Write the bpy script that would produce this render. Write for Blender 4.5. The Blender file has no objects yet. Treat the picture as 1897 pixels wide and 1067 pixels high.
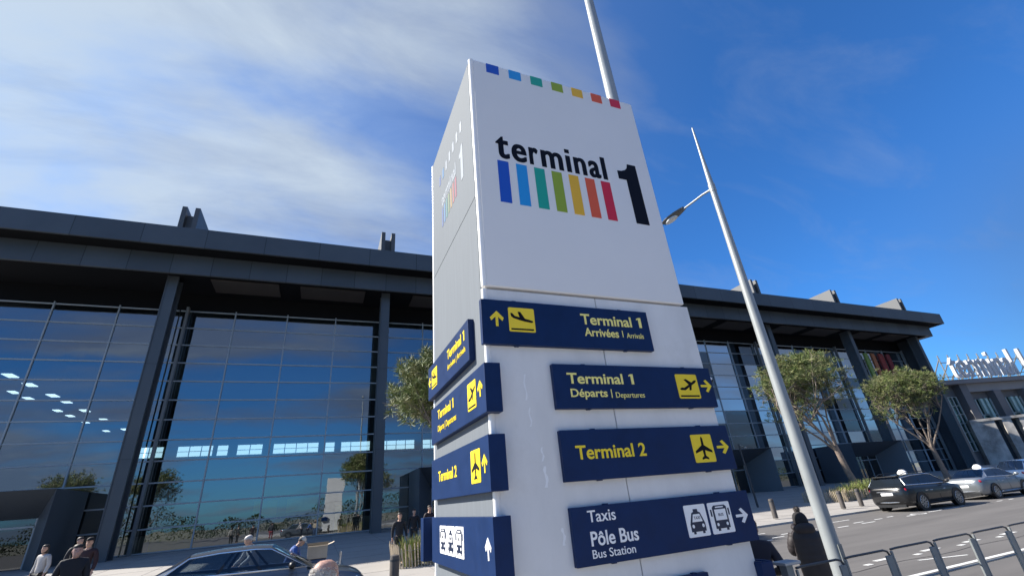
import bpy, bmesh, math, random
from mathutils import Vector, Matrix
R = math.radians
SC = bpy.context.scene
COL = SC.collection

# ---------------------------------------------------------------- camera
cam_d = bpy.data.cameras.new('camera'); cam = bpy.data.objects.new('camera', cam_d); COL.objects.link(cam)
cam_d.sensor_width = 36.0; cam_d.sensor_fit = 'HORIZONTAL'
cam_d.lens = 832.24 / 1897 * 36.0
cam_d.clip_start = 0.05; cam_d.clip_end = 6000
YAW, PITCH, ROLL = 0.4133, 0.4392, -0.0899
fwd = Vector((math.sin(YAW) * math.cos(PITCH), math.cos(YAW) * math.cos(PITCH), math.sin(PITCH)))
rgt = Vector((math.cos(YAW), -math.sin(YAW), 0)); upv = rgt.cross(fwd)
r2 = rgt * math.cos(ROLL) + upv * math.sin(ROLL); u2 = -rgt * math.sin(ROLL) + upv * math.cos(ROLL)
m = Matrix((r2, u2, -fwd)).transposed().to_4x4(); m.translation = Vector((0, 0, 1.95))
cam.matrix_world = m
SC.camera = cam

# ---------------------------------------------------------------- sky, sun, exposure
SUN_AZ, SUN_EL = R(-60.0), R(38.8)          # azimuth measured from +Y towards +X
sun_dir = Vector((math.sin(SUN_AZ) * math.cos(SUN_EL), math.cos(SUN_AZ) * math.cos(SUN_EL), math.sin(SUN_EL)))
sun_d = bpy.data.lights.new('sun', 'SUN'); sun = bpy.data.objects.new('sun', sun_d); COL.objects.link(sun)
sun_d.energy = 5.0; sun_d.angle = R(0.55); sun_d.color = (1.0, 0.94, 0.85)
sun.rotation_euler = (-sun_dir).to_track_quat('-Z', 'Y').to_euler()

SC.view_settings.view_transform = 'Standard'; SC.view_settings.look = 'None'
SC.view_settings.exposure = 1.0; SC.view_settings.gamma = 1.0; SC.view_settings.use_curve_mapping = False
SC.cycles.max_bounces = 8; SC.cycles.transparent_max_bounces = 12
SC.cycles.sample_clamp_indirect = 6.0

W = bpy.data.worlds.new('World'); SC.world = W; W.use_nodes = True
nt = W.node_tree; nt.nodes.clear()
def nn(t, **k):
    n = nt.nodes.new(t)
    for a, b in k.items(): setattr(n, a, b)
    return n
def lk(a, b): nt.links.new(a, b)
out = nn('ShaderNodeOutputWorld'); bg = nn('ShaderNodeBackground'); bg.inputs[1].default_value = 0.10
sky = nn('ShaderNodeTexSky', sky_type='NISHITA'); sky.sun_disc = False
sky.sun_elevation = SUN_EL; sky.sun_rotation = SUN_AZ
sky.altitude = 50; sky.air_density = 1.0; sky.dust_density = 0.6; sky.ozone_density = 3.0
tint = nn('ShaderNodeMix', data_type='RGBA', blend_type='MULTIPLY'); tint.inputs[0].default_value = 1.0
lk(sky.outputs[0], tint.inputs[6]); tint.inputs[7].default_value = (0.26, 0.63, 1.04, 1)
tc = nn('ShaderNodeTexCoord')
sep = nn('ShaderNodeSeparateXYZ'); lk(tc.outputs['Generated'], sep.inputs[0])
def mth(op, a, b=None, c=None, clamp=False):
    n = nn('ShaderNodeMath', operation=op, use_clamp=clamp)
    for i, v in enumerate((a, b, c)):
        if v is None: continue
        if isinstance(v, (int, float)): n.inputs[i].default_value = v
        else: lk(v, n.inputs[i])
    return n.outputs[0]
# a cloud layer on a plane overhead: direction divided by height
zz = mth('ADD', mth('MAXIMUM', sep.outputs[2], 0.0), 0.22)
px = mth('DIVIDE', sep.outputs[0], zz); py = mth('DIVIDE', sep.outputs[1], zz)
comb = nn('ShaderNodeCombineXYZ'); lk(px, comb.inputs[0]); lk(py, comb.inputs[1])
mp = nn('ShaderNodeMapping'); lk(comb.outputs[0], mp.inputs[0])
mp.inputs['Rotation'].default_value = (0, 0, R(90)); mp.inputs['Scale'].default_value = (0.75, 1.9, 1)
mp.inputs['Location'].default_value = (2.1, 2.2, 0)
n1 = nn('ShaderNodeTexNoise'); lk(mp.outputs[0], n1.inputs['Vector'])
n1.inputs['Scale'].default_value = 1.3; n1.inputs['Detail'].default_value = 9; n1.inputs['Roughness'].default_value = 0.52; n1.inputs['Distortion'].default_value = 0.35
# where the veil of cloud lies: towards the sun side (west), thinning to the east
cdir = Vector((math.sin(R(-42)) * math.cos(R(36)), math.cos(R(-42)) * math.cos(R(36)), math.sin(R(36))))
dotn = nn('ShaderNodeVectorMath', operation='DOT_PRODUCT'); lk(tc.outputs['Generated'], dotn.inputs[0]); dotn.inputs[1].default_value = cdir
cover = nn('ShaderNodeMapRange'); lk(dotn.outputs['Value'], cover.inputs[0])
cover.inputs[1].default_value = 0.30; cover.inputs[2].default_value = 0.97; cover.inputs[3].default_value = -0.46; cover.inputs[4].default_value = 0.72
dens = mth('ADD', mth('MULTIPLY', mth('SUBTRACT', n1.outputs[0], 0.5), 3.0), cover.outputs[0])
dens = mth('MULTIPLY', mth('ADD', dens, 0.22), 0.95, clamp=True)
ss = nn('ShaderNodeMapRange', interpolation_type='SMOOTHSTEP'); lk(dens, ss.inputs[0]); ss.inputs[4].default_value = 0.86
# broken cloud behind the camera, low in the south (seen in the glass)
n2 = nn('ShaderNodeTexNoise'); lk(mp.outputs[0], n2.inputs['Vector']); n2.inputs['Scale'].default_value = 1.3; n2.inputs['Detail'].default_value = 6
south = nn('ShaderNodeMapRange'); lk(sep.outputs[1], south.inputs[0]); south.inputs[1].default_value = 0.1; south.inputs[2].default_value = -0.4
soc = mth('MULTIPLY', mth('MULTIPLY', mth('SUBTRACT', n2.outputs[0], 0.43), 5.5, clamp=True), south.outputs[0])
n4 = nn('ShaderNodeTexNoise'); lk(mp.outputs[0], n4.inputs['Vector']); n4.inputs['Scale'].default_value = 2.6; n4.inputs['Detail'].default_value = 8; n4.inputs['Roughness'].default_value = 0.6; n4.inputs['Distortion'].default_value = 0.5
veil = nn('ShaderNodeMapRange', interpolation_type='SMOOTHSTEP'); lk(dotn.outputs['Value'], veil.inputs[0]); veil.inputs[1].default_value = 0.25; veil.inputs[2].default_value = 0.95; veil.inputs[4].default_value = 0.50
vl = mth('MULTIPLY', veil.outputs[0], mth('ADD', mth('MULTIPLY', n2.outputs[0], 1.1), 0.3))
ssv = mth('MAXIMUM', ss.outputs[0], vl, clamp=True)
wisp = mth('MULTIPLY', mth('MULTIPLY', mth('SUBTRACT', n4.outputs[0], 0.50), 2.4, clamp=True), 0.30)
fac = mth('MAXIMUM', mth('MAXIMUM', ssv, wisp), mth('MULTIPLY', soc, 0.85))
ccol = nn('ShaderNodeMix', data_type='RGBA'); 
gl = nn('ShaderNodeMapRange'); lk(dotn.outputs['Value'], gl.inputs[0]); gl.inputs[1].default_value = 0.55; gl.inputs[2].default_value = 0.99
lk(mth('ADD', gl.outputs[0], mth('MULTIPLY', mth('SUBTRACT', n4.outputs[0], 0.5), 1.9), clamp=True), ccol.inputs[0]); ccol.inputs[6].default_value = (1.35, 1.72, 2.55, 1); ccol.inputs[7].default_value = (3.2, 3.65, 4.0, 1)
# unseen grey cloud added low in the south-east to darken the glass reflections
east = nn('ShaderNodeVectorMath', operation='DOT_PRODUCT'); lk(tc.outputs['Generated'], east.inputs[0]); east.inputs[1].default_value = (math.sin(R(122)), math.cos(R(122)), 0.05)
e1 = nn('ShaderNodeMapRange', interpolation_type='SMOOTHSTEP'); lk(east.outputs['Value'], e1.inputs[0]); e1.inputs[1].default_value = 0.45; e1.inputs[2].default_value = 0.9
e2 = nn('ShaderNodeMapRange', interpolation_type='SMOOTHSTEP'); lk(sep.outputs[2], e2.inputs[0]); e2.inputs[1].default_value = 0.52; e2.inputs[2].default_value = 0.22
added_cloud = mth('MULTIPLY', mth('MULTIPLY', e1.outputs[0], e2.outputs[0]), mth('ADD', mth('MULTIPLY', n2.outputs[0], 0.6), 0.55), clamp=True)
mix = nn('ShaderNodeMix', data_type='RGBA'); lk(fac, mix.inputs[0]); lk(tint.outputs[2], mix.inputs[6]); lk(ccol.outputs[2], mix.inputs[7])
mixb = nn('ShaderNodeMix', data_type='RGBA'); lk(added_cloud, mixb.inputs[0]); lk(mix.outputs[2], mixb.inputs[6]); mixb.inputs[7].default_value = (0.55, 0.70, 0.98, 1)
lk(mixb.outputs[2], bg.inputs[0]); lk(bg.outputs[0], out.inputs[0])

# ---------------------------------------------------------------- materials
MATS = {}
def mat(name, color, rough=0.5, metal=0.0, var=0.0, vscale=3.0, bump=0.0, bscale=40.0, coat=0.0, spec=0.5, emit=None, estr=1.0, stretch=None, dirt=None):
    if name in MATS: return MATS[name]
    M = bpy.data.materials.new(name); M.use_nodes = True; t = M.node_tree; b = t.nodes['Principled BSDF']
    b.inputs['Base Color'].default_value = (*color, 1); b.inputs['Roughness'].default_value = rough; b.inputs['Metallic'].default_value = metal
    b.inputs['Coat Weight'].default_value = coat; b.inputs['Coat Roughness'].default_value = 0.04; b.inputs['Specular IOR Level'].default_value = spec
    if emit: b.inputs['Emission Color'].default_value = (*emit, 1); b.inputs['Emission Strength'].default_value = estr
    vec = None
    if var or bump or dirt:
        c = t.nodes.new('ShaderNodeTexCoord'); mpn = t.nodes.new('ShaderNodeMapping'); t.links.new(c.outputs['Object'], mpn.inputs[0]); vec = mpn.outputs[0]
        if stretch: mpn.inputs['Scale'].default_value = stretch
    if var:
        n = t.nodes.new('ShaderNodeTexNoise'); t.links.new(vec, n.inputs['Vector']); n.inputs['Scale'].default_value = vscale; n.inputs['Detail'].default_value = 7; n.inputs['Roughness'].default_value = 0.62
        cr = t.nodes.new('ShaderNodeValToRGB'); t.links.new(n.outputs[0], cr.inputs[0])
        cr.color_ramp.elements[0].position = 0.28; cr.color_ramp.elements[1].position = 0.72
        cr.color_ramp.elements[0].color = tuple(max(0, x * (1 - var)) for x in color) + (1,)
        cr.color_ramp.elements[1].color = tuple(min(1, x * (1 + var)) for x in color) + (1,)
        src = cr.outputs[0]
        if dirt:
            n3 = t.nodes.new('ShaderNodeTexNoise'); t.links.new(c.outputs['Object'], n3.inputs['Vector']); n3.inputs['Scale'].default_value = dirt[0]; n3.inputs['Detail'].default_value = 8; n3.inputs['Roughness'].default_value = 0.7
            r3 = t.nodes.new('ShaderNodeMapRange'); t.links.new(n3.outputs[0], r3.inputs[0]); r3.inputs[1].default_value = dirt[1]; r3.inputs[2].default_value = dirt[1] + 0.12; r3.inputs[4].default_value = dirt[2]
            mx = t.nodes.new('ShaderNodeMix'); mx.data_type = 'RGBA'; t.links.new(r3.outputs[0], mx.inputs[0]); t.links.new(src, mx.inputs[6]); mx.inputs[7].default_value = (*dirt[3], 1); src = mx.outputs[2]
        t.links.new(src, b.inputs['Base Color'])
        rr = t.nodes.new('ShaderNodeMapRange'); t.links.new(n.outputs[0], rr.inputs[0]); rr.inputs[3].default_value = max(0, rough - 0.08); rr.inputs[4].default_value = min(1, rough + 0.08)
        t.links.new(rr.outputs[0], b.inputs['Roughness'])
    if bump:
        n = t.nodes.new('ShaderNodeTexNoise'); t.links.new(vec, n.inputs['Vector']); n.inputs['Scale'].default_value = bscale; n.inputs['Detail'].default_value = 4
        bp = t.nodes.new('ShaderNodeBump'); bp.inputs['Strength'].default_value = bump; bp.inputs['Distance'].default_value = 0.02
        t.links.new(n.outputs[0], bp.inputs['Height']); t.links.new(bp.outputs[0], b.inputs['Normal'])
    MATS[name] = M; return M

def glass_mat(name, tintc, refl, rcol=(0.9, 0.95, 1.0), wav=0.0):
    M = bpy.data.materials.new(name); M.use_nodes = True; t = M.node_tree; t.nodes.clear()
    o = t.nodes.new('ShaderNodeOutputMaterial'); mx = t.nodes.new('ShaderNodeMixShader'); tr = t.nodes.new('ShaderNodeBsdfTransparent'); g = t.nodes.new('ShaderNodeBsdfGlossy')
    tr.inputs[0].default_value = (*tintc, 1); g.inputs['Roughness'].default_value = 0.0; g.inputs['Color'].default_value = (*rcol, 1)
    fr = t.nodes.new('ShaderNodeFresnel'); fr.inputs['IOR'].default_value = 1.38
    ad = t.nodes.new('ShaderNodeMath'); ad.operation = 'ADD'; ad.use_clamp = True; ad.inputs[1].default_value = refl; t.links.new(fr.outputs[0], ad.inputs[0])
    if wav:
        c = t.nodes.new('ShaderNodeTexCoord'); n = t.nodes.new('ShaderNodeTexNoise'); t.links.new(c.outputs['Object'], n.inputs['Vector']); n.inputs['Scale'].default_value = 0.55; n.inputs['Detail'].default_value = 2
        bp = t.nodes.new('ShaderNodeBump'); bp.inputs['Strength'].default_value = wav; bp.inputs['Distance'].default_value = 0.05
        t.links.new(n.outputs[0], bp.inputs['Height']); t.links.new(bp.outputs[0], g.inputs['Normal'])
    t.links.new(ad.outputs[0], mx.inputs[0]); t.links.new(tr.outputs[0], mx.inputs[1]); t.links.new(g.outputs[0], mx.inputs[2]); t.links.new(mx.outputs[0], o.inputs[0])
    MATS[name] = M; return M

# ---------------------------------------------------------------- mesh helpers
class MB:
    def __init__(s): s.v = []; s.f = []; s.m = []
    def face(s, pts, mi=0):
        i = len(s.v); s.v += [tuple(p) for p in pts]; s.f.append(tuple(range(i, i + len(pts)))); s.m.append(mi)
    def box(s, x0, x1, y0, y1, z0, z1, mi=0, xf=None):
        P = [(x, y, z) for z in (z0, z1) for y in (y0, y1) for x in (x0, x1)]
        if xf: P = [xf(*p) for p in P]
        i = len(s.v); s.v += [tuple(p) for p in P]
        for q in ((0, 2, 3, 1), (4, 5, 7, 6), (0, 1, 5, 4), (2, 6, 7, 3), (0, 4, 6, 2), (1, 3, 7, 5)):
            s.f.append(tuple(i + k for k in q)); s.m.append(mi)
        return s
    def tube(s, pts, rad, seg=8, mi=0, caps=True):
        pts = [Vector(p) for p in pts]; n = len(pts)
        if not isinstance(rad, (list, tuple)): rad = [rad] * n
        base = len(s.v); prev = None
        for k, p in enumerate(pts):
            d = (pts[min(k + 1, n - 1)] - pts[max(k - 1, 0)]).normalized()
            if prev is None:
                a = d.orthogonal().normalized()
            else:
                a = (prev - d * prev.dot(d)); a = a.normalized() if a.length > 1e-6 else d.orthogonal().normalized()
            prev = a; b = d.cross(a)
            for j in range(seg):
                t = 2 * math.pi * j / seg; s.v.append(tuple(p + (a * math.cos(t) + b * math.sin(t)) * rad[k]))
        for k in range(n - 1):
            for j in range(seg):
                q = base + k * seg; s.f.append((q + j, q + (j + 1) % seg, q + seg + (j + 1) % seg, q + seg + j)); s.m.append(mi)
        if caps:
            s.f.append(tuple(base + j for j in range(seg))[::-1]); s.m.append(mi)
            s.f.append(tuple(base + (n - 1) * seg + j for j in range(seg))); s.m.append(mi)
        return s
    def loft(s, rings, mi=0, caps=True, closed=True, mfun=None):
        n = len(rings[0]); base = len(s.v)
        for r in rings: s.v += [tuple(p) for p in r]
        for k in range(len(rings) - 1):
            for j in range(n if closed else n - 1):
                q = base + k * n; s.f.append((q + j, q + (j + 1) % n, q + n + (j + 1) % n, q + n + j)); s.m.append(mfun(k, j) if mfun else mi)
        if caps:
            s.f.append(tuple(base + j for j in range(n))[::-1]); s.m.append(mi)
            s.f.append(tuple(base + (len(rings) - 1) * n + j for j in range(n))); s.m.append(mi)
        return s
    def prism(s, poly, frame, w0, w1, mi=0):
        lo = [frame(u, v, w0) for u, v in poly]; hi = [frame(u, v, w1) for u, v in poly]
        return s.loft([lo, hi], mi)
    def ellipsoid(s, c, r, su=12, sv=8, mi=0, rot=None):
        c = Vector(c); rings = []
        for i in range(1, sv):
            th = math.pi * i / sv; ring = []
            for j in range(su):
                ph = 2 * math.pi * j / su
                p = Vector((r[0] * math.sin(th) * math.cos(ph), r[1] * math.sin(th) * math.sin(ph), -r[2] * math.cos(th)))
                if rot: p = rot @ p
                ring.append(c + p)
            rings.append(ring)
        return s.loft(rings, mi)
    def add(s, o):
        i = len(s.v); s.v += o.v; s.f += [tuple(i + k for k in f) for f in o.f]; s.m += o.m; return s
    def xform(s, fn): s.v = [tuple(fn(Vector(p))) for p in s.v]; return s
    def build(s, name, mats, parent=None, smooth=False, bevel=0.0, bseg=2, weld=False):
        me = bpy.data.meshes.new(name); off = world_loc(parent)
        me.from_pydata([(p[0] - off[0], p[1] - off[1], p[2] - off[2]) for p in s.v], [], s.f)
        if not isinstance(mats, (list, tuple)): mats = [mats]
        for q in mats: me.materials.append(q)
        for p, k in zip(me.polygons, s.m): p.material_index = k
        bm = bmesh.new(); bm.from_mesh(me)
        if weld or bevel: bmesh.ops.remove_doubles(bm, verts=bm.verts, dist=1e-5)
        bmesh.ops.recalc_face_normals(bm, faces=bm.faces)
        if bevel:
            ed = [e for e in bm.edges if len(e.link_faces) == 2 and e.calc_face_angle(0) > 0.6]
            bmesh.ops.bevel(bm, geom=ed, offset=bevel, segments=bseg, profile=0.6, affect='EDGES', clamp_overlap=True)
        bm.to_mesh(me); bm.free()
        if smooth:
            for p in me.polygons: p.use_smooth = True
            if smooth != 'all': me.set_sharp_from_angle(angle=R(38))
        o = bpy.data.objects.new(name, me); COL.objects.link(o)
        if parent: o.parent = parent
        return o
def world_loc(o):
    v = Vector((0, 0, 0))
    while o is not None: v += o.location; o = o.parent
    return v
def tag(o, label, cat, group=None, kind=None):
    if label: o['label'] = label
    if cat: o['category'] = cat
    if group: o['group'] = group
    if kind: o['kind'] = kind
    return o
def thing(name, label, cat, loc=(0, 0, 0), group=None):
    o = bpy.data.objects.new(name, None); COL.objects.link(o); o.location = loc; o.empty_display_size = 0.2
    return tag(o, label, cat, group)
def copy_tree(o, parent=None, top=True):
    c = o.copy(); COL.objects.link(c); c.parent = parent
    for ch in list(o.children): copy_tree(ch, c, False)
    return c
TXT = {}
def text_mb(s, bold=0.0, space=1.0):
    """outline of a word as a mesh in the unit square: u 0..1, v 0..1, w 0..1"""
    key = (s, bold, space)
    if key not in TXT:
        cu = bpy.data.curves.new('lettering', 'FONT'); cu.body = s; cu.size = 1; cu.extrude = 0.05; cu.offset = bold; cu.space_character = space; cu.resolution_u = 6
        o = bpy.data.objects.new('lettering', cu); COL.objects.link(o); bpy.context.view_layer.update()
        dg = bpy.context.evaluated_depsgraph_get(); me = bpy.data.meshes.new_from_object(o.evaluated_get(dg))
        vs = [v.co.copy() for v in me.vertices]; fs = [tuple(p.vertices) for p in me.polygons]
        bpy.data.objects.remove(o); bpy.data.curves.remove(cu); bpy.data.meshes.remove(me)
        lo = [min(v[i] for v in vs) for i in range(3)]; hi = [max(v[i] for v in vs) for i in range(3)]
        TXT[key] = ([tuple((v[i] - lo[i]) / max(1e-6, hi[i] - lo[i]) for i in range(3)) for v in vs], fs)
    return TXT[key]
def put_text(mb, s, frame, u0, u1, v0, v1, w0, w1, bold=0.0, mi=0, space=1.0):
    vs, fs = text_mb(s, bold, space); i = len(mb.v)
    mb.v += [tuple(frame(u0 + a * (u1 - u0), v0 + b * (v1 - v0), w0 + c * (w1 - w0))) for a, b, c in vs]
    mb.f += [tuple(i + k for k in f) for f in fs]; mb.m += [mi] * len(fs)
    return mb

# cladding sheets: a dark joint every few metres along X
def cladding(name, base, pitch):
    M = mat(name, base, 0.42, metal=0.15, var=0.12, vscale=0.35); t = M.node_tree; b = t.nodes['Principled BSDF']
    c = t.nodes.new('ShaderNodeTexCoord'); sx = t.nodes.new('ShaderNodeSeparateXYZ'); t.links.new(c.outputs['Object'], sx.inputs[0])
    dv = t.nodes.new('ShaderNodeMath'); dv.operation = 'DIVIDE'; t.links.new(sx.outputs[0], dv.inputs[0]); dv.inputs[1].default_value = pitch
    fr = t.nodes.new('ShaderNodeMath'); fr.operation = 'FRACT'; t.links.new(dv.outputs[0], fr.inputs[0])
    lt = t.nodes.new('ShaderNodeMath'); lt.operation = 'LESS_THAN'; t.links.new(fr.outputs[0], lt.inputs[0]); lt.inputs[1].default_value = 0.05 / pitch
    fl = t.nodes.new('ShaderNodeMath'); fl.operation = 'FLOOR'; t.links.new(dv.outputs[0], fl.inputs[0])
    wn = t.nodes.new('ShaderNodeTexWhiteNoise'); wn.noise_dimensions = '1D'; t.links.new(fl.outputs[0], wn.inputs['W'])
    mr = t.nodes.new('ShaderNodeMapRange'); t.links.new(wn.outputs['Value'], mr.inputs[0]); mr.inputs[3].default_value = 0.88; mr.inputs[4].default_value = 1.10
    old = b.inputs['Base Color'].links[0].from_socket
    vm = t.nodes.new('ShaderNodeVectorMath'); vm.operation = 'SCALE'; t.links.new(old, vm.inputs[0]); t.links.new(mr.outputs[0], vm.inputs['Scale'])
    mx = t.nodes.new('ShaderNodeMix'); mx.data_type = 'RGBA'; t.links.new(lt.outputs[0], mx.inputs[0]); t.links.new(vm.outputs[0], mx.inputs[6]); mx.inputs[7].default_value = tuple(x * 0.35 for x in base) + (1,)
    t.links.new(mx.outputs[2], b.inputs['Base Color']); return M
# palette
white_panel = mat('white_panel', (0.74, 0.74, 0.735), 0.42, var=0.085, vscale=2.6, stretch=(1, 1, 0.4), dirt=(2.6, 0.56, 0.30, (0.60, 0.60, 0.58)))
white_box = mat('white_box', (0.78, 0.78, 0.78), 0.30, var=0.02, vscale=0.8)
white_trim = mat('white_trim', (0.85, 0.85, 0.84), 0.3)
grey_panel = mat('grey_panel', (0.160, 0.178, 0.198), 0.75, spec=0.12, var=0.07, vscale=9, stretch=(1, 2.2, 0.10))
seam_dark = mat('seam_dark', (0.02, 0.02, 0.022), 0.7)
navy = mat('navy', (0.003, 0.021, 0.086), 0.5, var=0.16, vscale=5, spec=0.25)
yellow = mat('yellow', (0.93, 0.70, 0.03), 0.45)
yellow_plate = mat('yellow_plate', (0.92, 0.68, 0.03), 0.4, var=0.03)
pale_yellow = mat('pale_yellow', (0.94, 0.83, 0.26), 0.45)
sign_white = mat('sign_white', (0.90, 0.90, 0.90), 0.4)
sign_black = mat('sign_black', (0.012, 0.014, 0.02), 0.45)
ink = mat('ink', (0.004, 0.005, 0.012), 0.6, spec=0.15)
RAIN = [(0.008, 0.085, 0.50), (0.015, 0.30, 0.72), (0.01, 0.36, 0.27), (0.27, 0.38, 0.02), (0.80, 0.45, 0.02), (0.72, 0.10, 0.03), (0.62, 0.012, 0.04)]
rain = [mat('stripe_%s' % n, c, 0.4) for n, c in zip(('blue', 'sky_blue', 'teal', 'olive', 'amber', 'orange', 'red'), RAIN)]
charcoal = mat('charcoal_metal', (0.075, 0.090, 0.105), 0.42, metal=0.15, var=0.10, vscale=0.35)
clad_a = cladding('fascia_sheet', (0.075, 0.090, 0.105), 3.94); clad_b = cladding('lower_sheet', (0.068, 0.082, 0.096), 2.6)
charcoal_dark = mat('charcoal_dark', (0.030, 0.037, 0.046), 0.55, var=0.1, vscale=0.4)
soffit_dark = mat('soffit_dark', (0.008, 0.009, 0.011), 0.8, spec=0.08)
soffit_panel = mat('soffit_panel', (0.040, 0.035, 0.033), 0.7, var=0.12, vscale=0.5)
bounce_beige = mat('bounce_beige', (0.34, 0.33, 0.31), 0.5, var=0.06)  # end soffits kept lighter: sunlit bounce is put into the colour
mullion_m = mat('mullion', (0.33, 0.37, 0.40), 0.4, metal=0.2)
facade_glass = glass_mat('facade_glass', (0.36, 0.44, 0.47), 0.25, (0.78, 0.84, 0.90), wav=0.06)
clear_glass = glass_mat('clear_glass', (0.55, 0.65, 0.68), 0.07)
car_glass = glass_mat('car_glass', (0.42, 0.47, 0.50), 0.04)
asphalt = mat('asphalt', (0.122, 0.115, 0.110), 0.9, var=0.20, vscale=1.1, stretch=(0.12, 1, 1), bump=0.25, bscale=60, dirt=(0.35, 0.58, 0.35, (0.092, 0.087, 0.084)))
plaza_m = mat('plaza_paving', (0.345, 0.325, 0.30), 0.8, var=0.10, vscale=0.7, bump=0.1, bscale=30, dirt=(0.5, 0.6, 0.3, (0.2, 0.19, 0.18)))
kerb_m = mat('kerb_stone', (0.42, 0.405, 0.38), 0.8, var=0.1, vscale=4)
paint_white = mat('road_paint', (0.62, 0.62, 0.60), 0.7, var=0.15, vscale=6)
galv = mat('galvanised', (0.30, 0.325, 0.335), 0.42, metal=0.15, var=0.12, vscale=5, stretch=(1, 1, 0.3))
rail_m = mat('rail_steel', (0.24, 0.26, 0.26), 0.5, metal=0.4, var=0.12, vscale=8)
black_plastic = mat('black_plastic', (0.012, 0.013, 0.015), 0.45)
rubber = mat('rubber', (0.012, 0.012, 0.013), 0.8)
chrome = mat('chrome', (0.75, 0.77, 0.80), 0.15, metal=0.9)
alloy = mat('alloy', (0.38, 0.40, 0.42), 0.3, metal=0.8)
red_lamp = mat('red_lamp', (0.42, 0.012, 0.03), 0.15, coat=0.6)
lamp_clear = mat('lamp_clear', (0.70, 0.73, 0.76), 0.12, coat=0.5)
bark = mat('bark', (0.21, 0.165, 0.135), 0.9, var=0.3, vscale=5, bump=0.5, bscale=14)
twig_m = mat('twig', (0.20, 0.165, 0.14), 0.9, var=0.2, vscale=3)
def leaf_mat(name, c):
    M = mat(name, c, 0.6, var=0.35, vscale=0.6); return M
pine_a = leaf_mat('pine_green', (0.135, 0.175, 0.05)); pine_b = leaf_mat('pine_olive', (0.23, 0.235, 0.10)); pine_c = leaf_mat('pine_dark', (0.07, 0.095, 0.03))
# ---------------------------------------------------------------- ground
def plaza_z(y): return 0.085 + 0.0252 * (y - 16.6)
KERB = [(-160, 16.6), (1.2, 16.6), (1.75, 15.9), (1.9, 13.2), (2.5, 12.5), (6.0, 12.5), (6.5, 13.0), (7.0, 16.0), (7.6, 16.6), (260, 16.6)]
def kz(y): return 0.085 + 0.0252 * max(0.0, y - 16.6)
g = MB(); g.face([(-3000, -3000, -0.06), (3000, -3000, -0.06), (3000, 3000, -0.06), (-3000, 3000, -0.06)])
tag(g.build('terrain', mat('dry_ground', (0.16, 0.15, 0.11), 0.95, var=0.25, vscale=0.02)), 'flat dry ground reaching the horizon', 'ground', kind='structure')
g = MB(); g.face([(-170, -60, 0), (270, -60, 0), (270, 16.7, 0), (-170, 16.7, 0)])
tag(g.build('road', asphalt), 'grey asphalt road in front of the glass terminal', 'road', kind='structure')
g = MB()
for (xa, ya), (xb, yb) in zip(KERB[:-1], KERB[1:]):
    # kerb stones: top and face, real step
    dx, dy = xb - xa, yb - ya; L = math.hypot(dx, dy); nx, ny = -dy / L * 0.28, dx / L * 0.28
    g.face([(xa, ya, 0), (xb, yb, 0), (xb, yb, 0.08), (xa, ya, 0.08)])
    g.face([(xa, ya, 0.08), (xb, yb, 0.08), (xb + nx, yb + ny, 0.089), (xa + nx, ya + ny, 0.089)])
tag(g.build('kerb', kerb_m), 'pale stone kerb along the far side of the road', 'kerb', kind='structure')
g = MB()
xs = [-160] + [1.2, 1.75, 1.9, 2.5, 11.5, 12.2, 13.2, 14.0] + [260]
for (xa, ya), (xb, yb) in zip(KERB[:-1], KERB[1:]):
    g.face([(xa, ya + 0.2, 0.085), (xb, yb + 0.2, 0.085), (xb, 16.9, 0.089), (xa, 16.9, 0.089)]) if min(ya, yb) < 16.6 else None
for k in range(24):
    y0 = 16.8 + k * 5.0; y1 = y0 + 5.0
    g.face([(-160, y0, kz(y0)), (260, y0, kz(y0)), (260, y1, kz(y1)), (-160, y1, kz(y1))])
tag(g.build('plaza', plaza_m), 'pale paved forecourt sloping up to the terminal', 'forecourt', kind='structure')
g = MB()
for k in range(46):   # paving joints, thin dark inlays
    x = -30 + k * 2.6
    g.box(x, x + 0.012, 17.2, 40.6, 0, 0.003, xf=lambda a, b, c: (a, b, kz(b) + 0.002 + c))
for k in range(9):
    y = 18.4 + k * 2.6
    g.box(-40, 100, y, y + 0.012, 0, 0.003, xf=lambda a, b, c: (a, b, kz(b) + 0.002 + c))
tag(g.build('paving_joint', mat('joint', (0.13, 0.125, 0.12), 0.9)), 'thin dark joints in the forecourt paving', 'joints', kind='structure')
g = MB(); g.box(-9, 22, -9, 5.0, 0, 0.14)
tag(g.build('pavement', plaza_m, bevel=0.02), 'raised pavement island under the terminal sign pylon', 'pavement', kind='structure')

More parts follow.
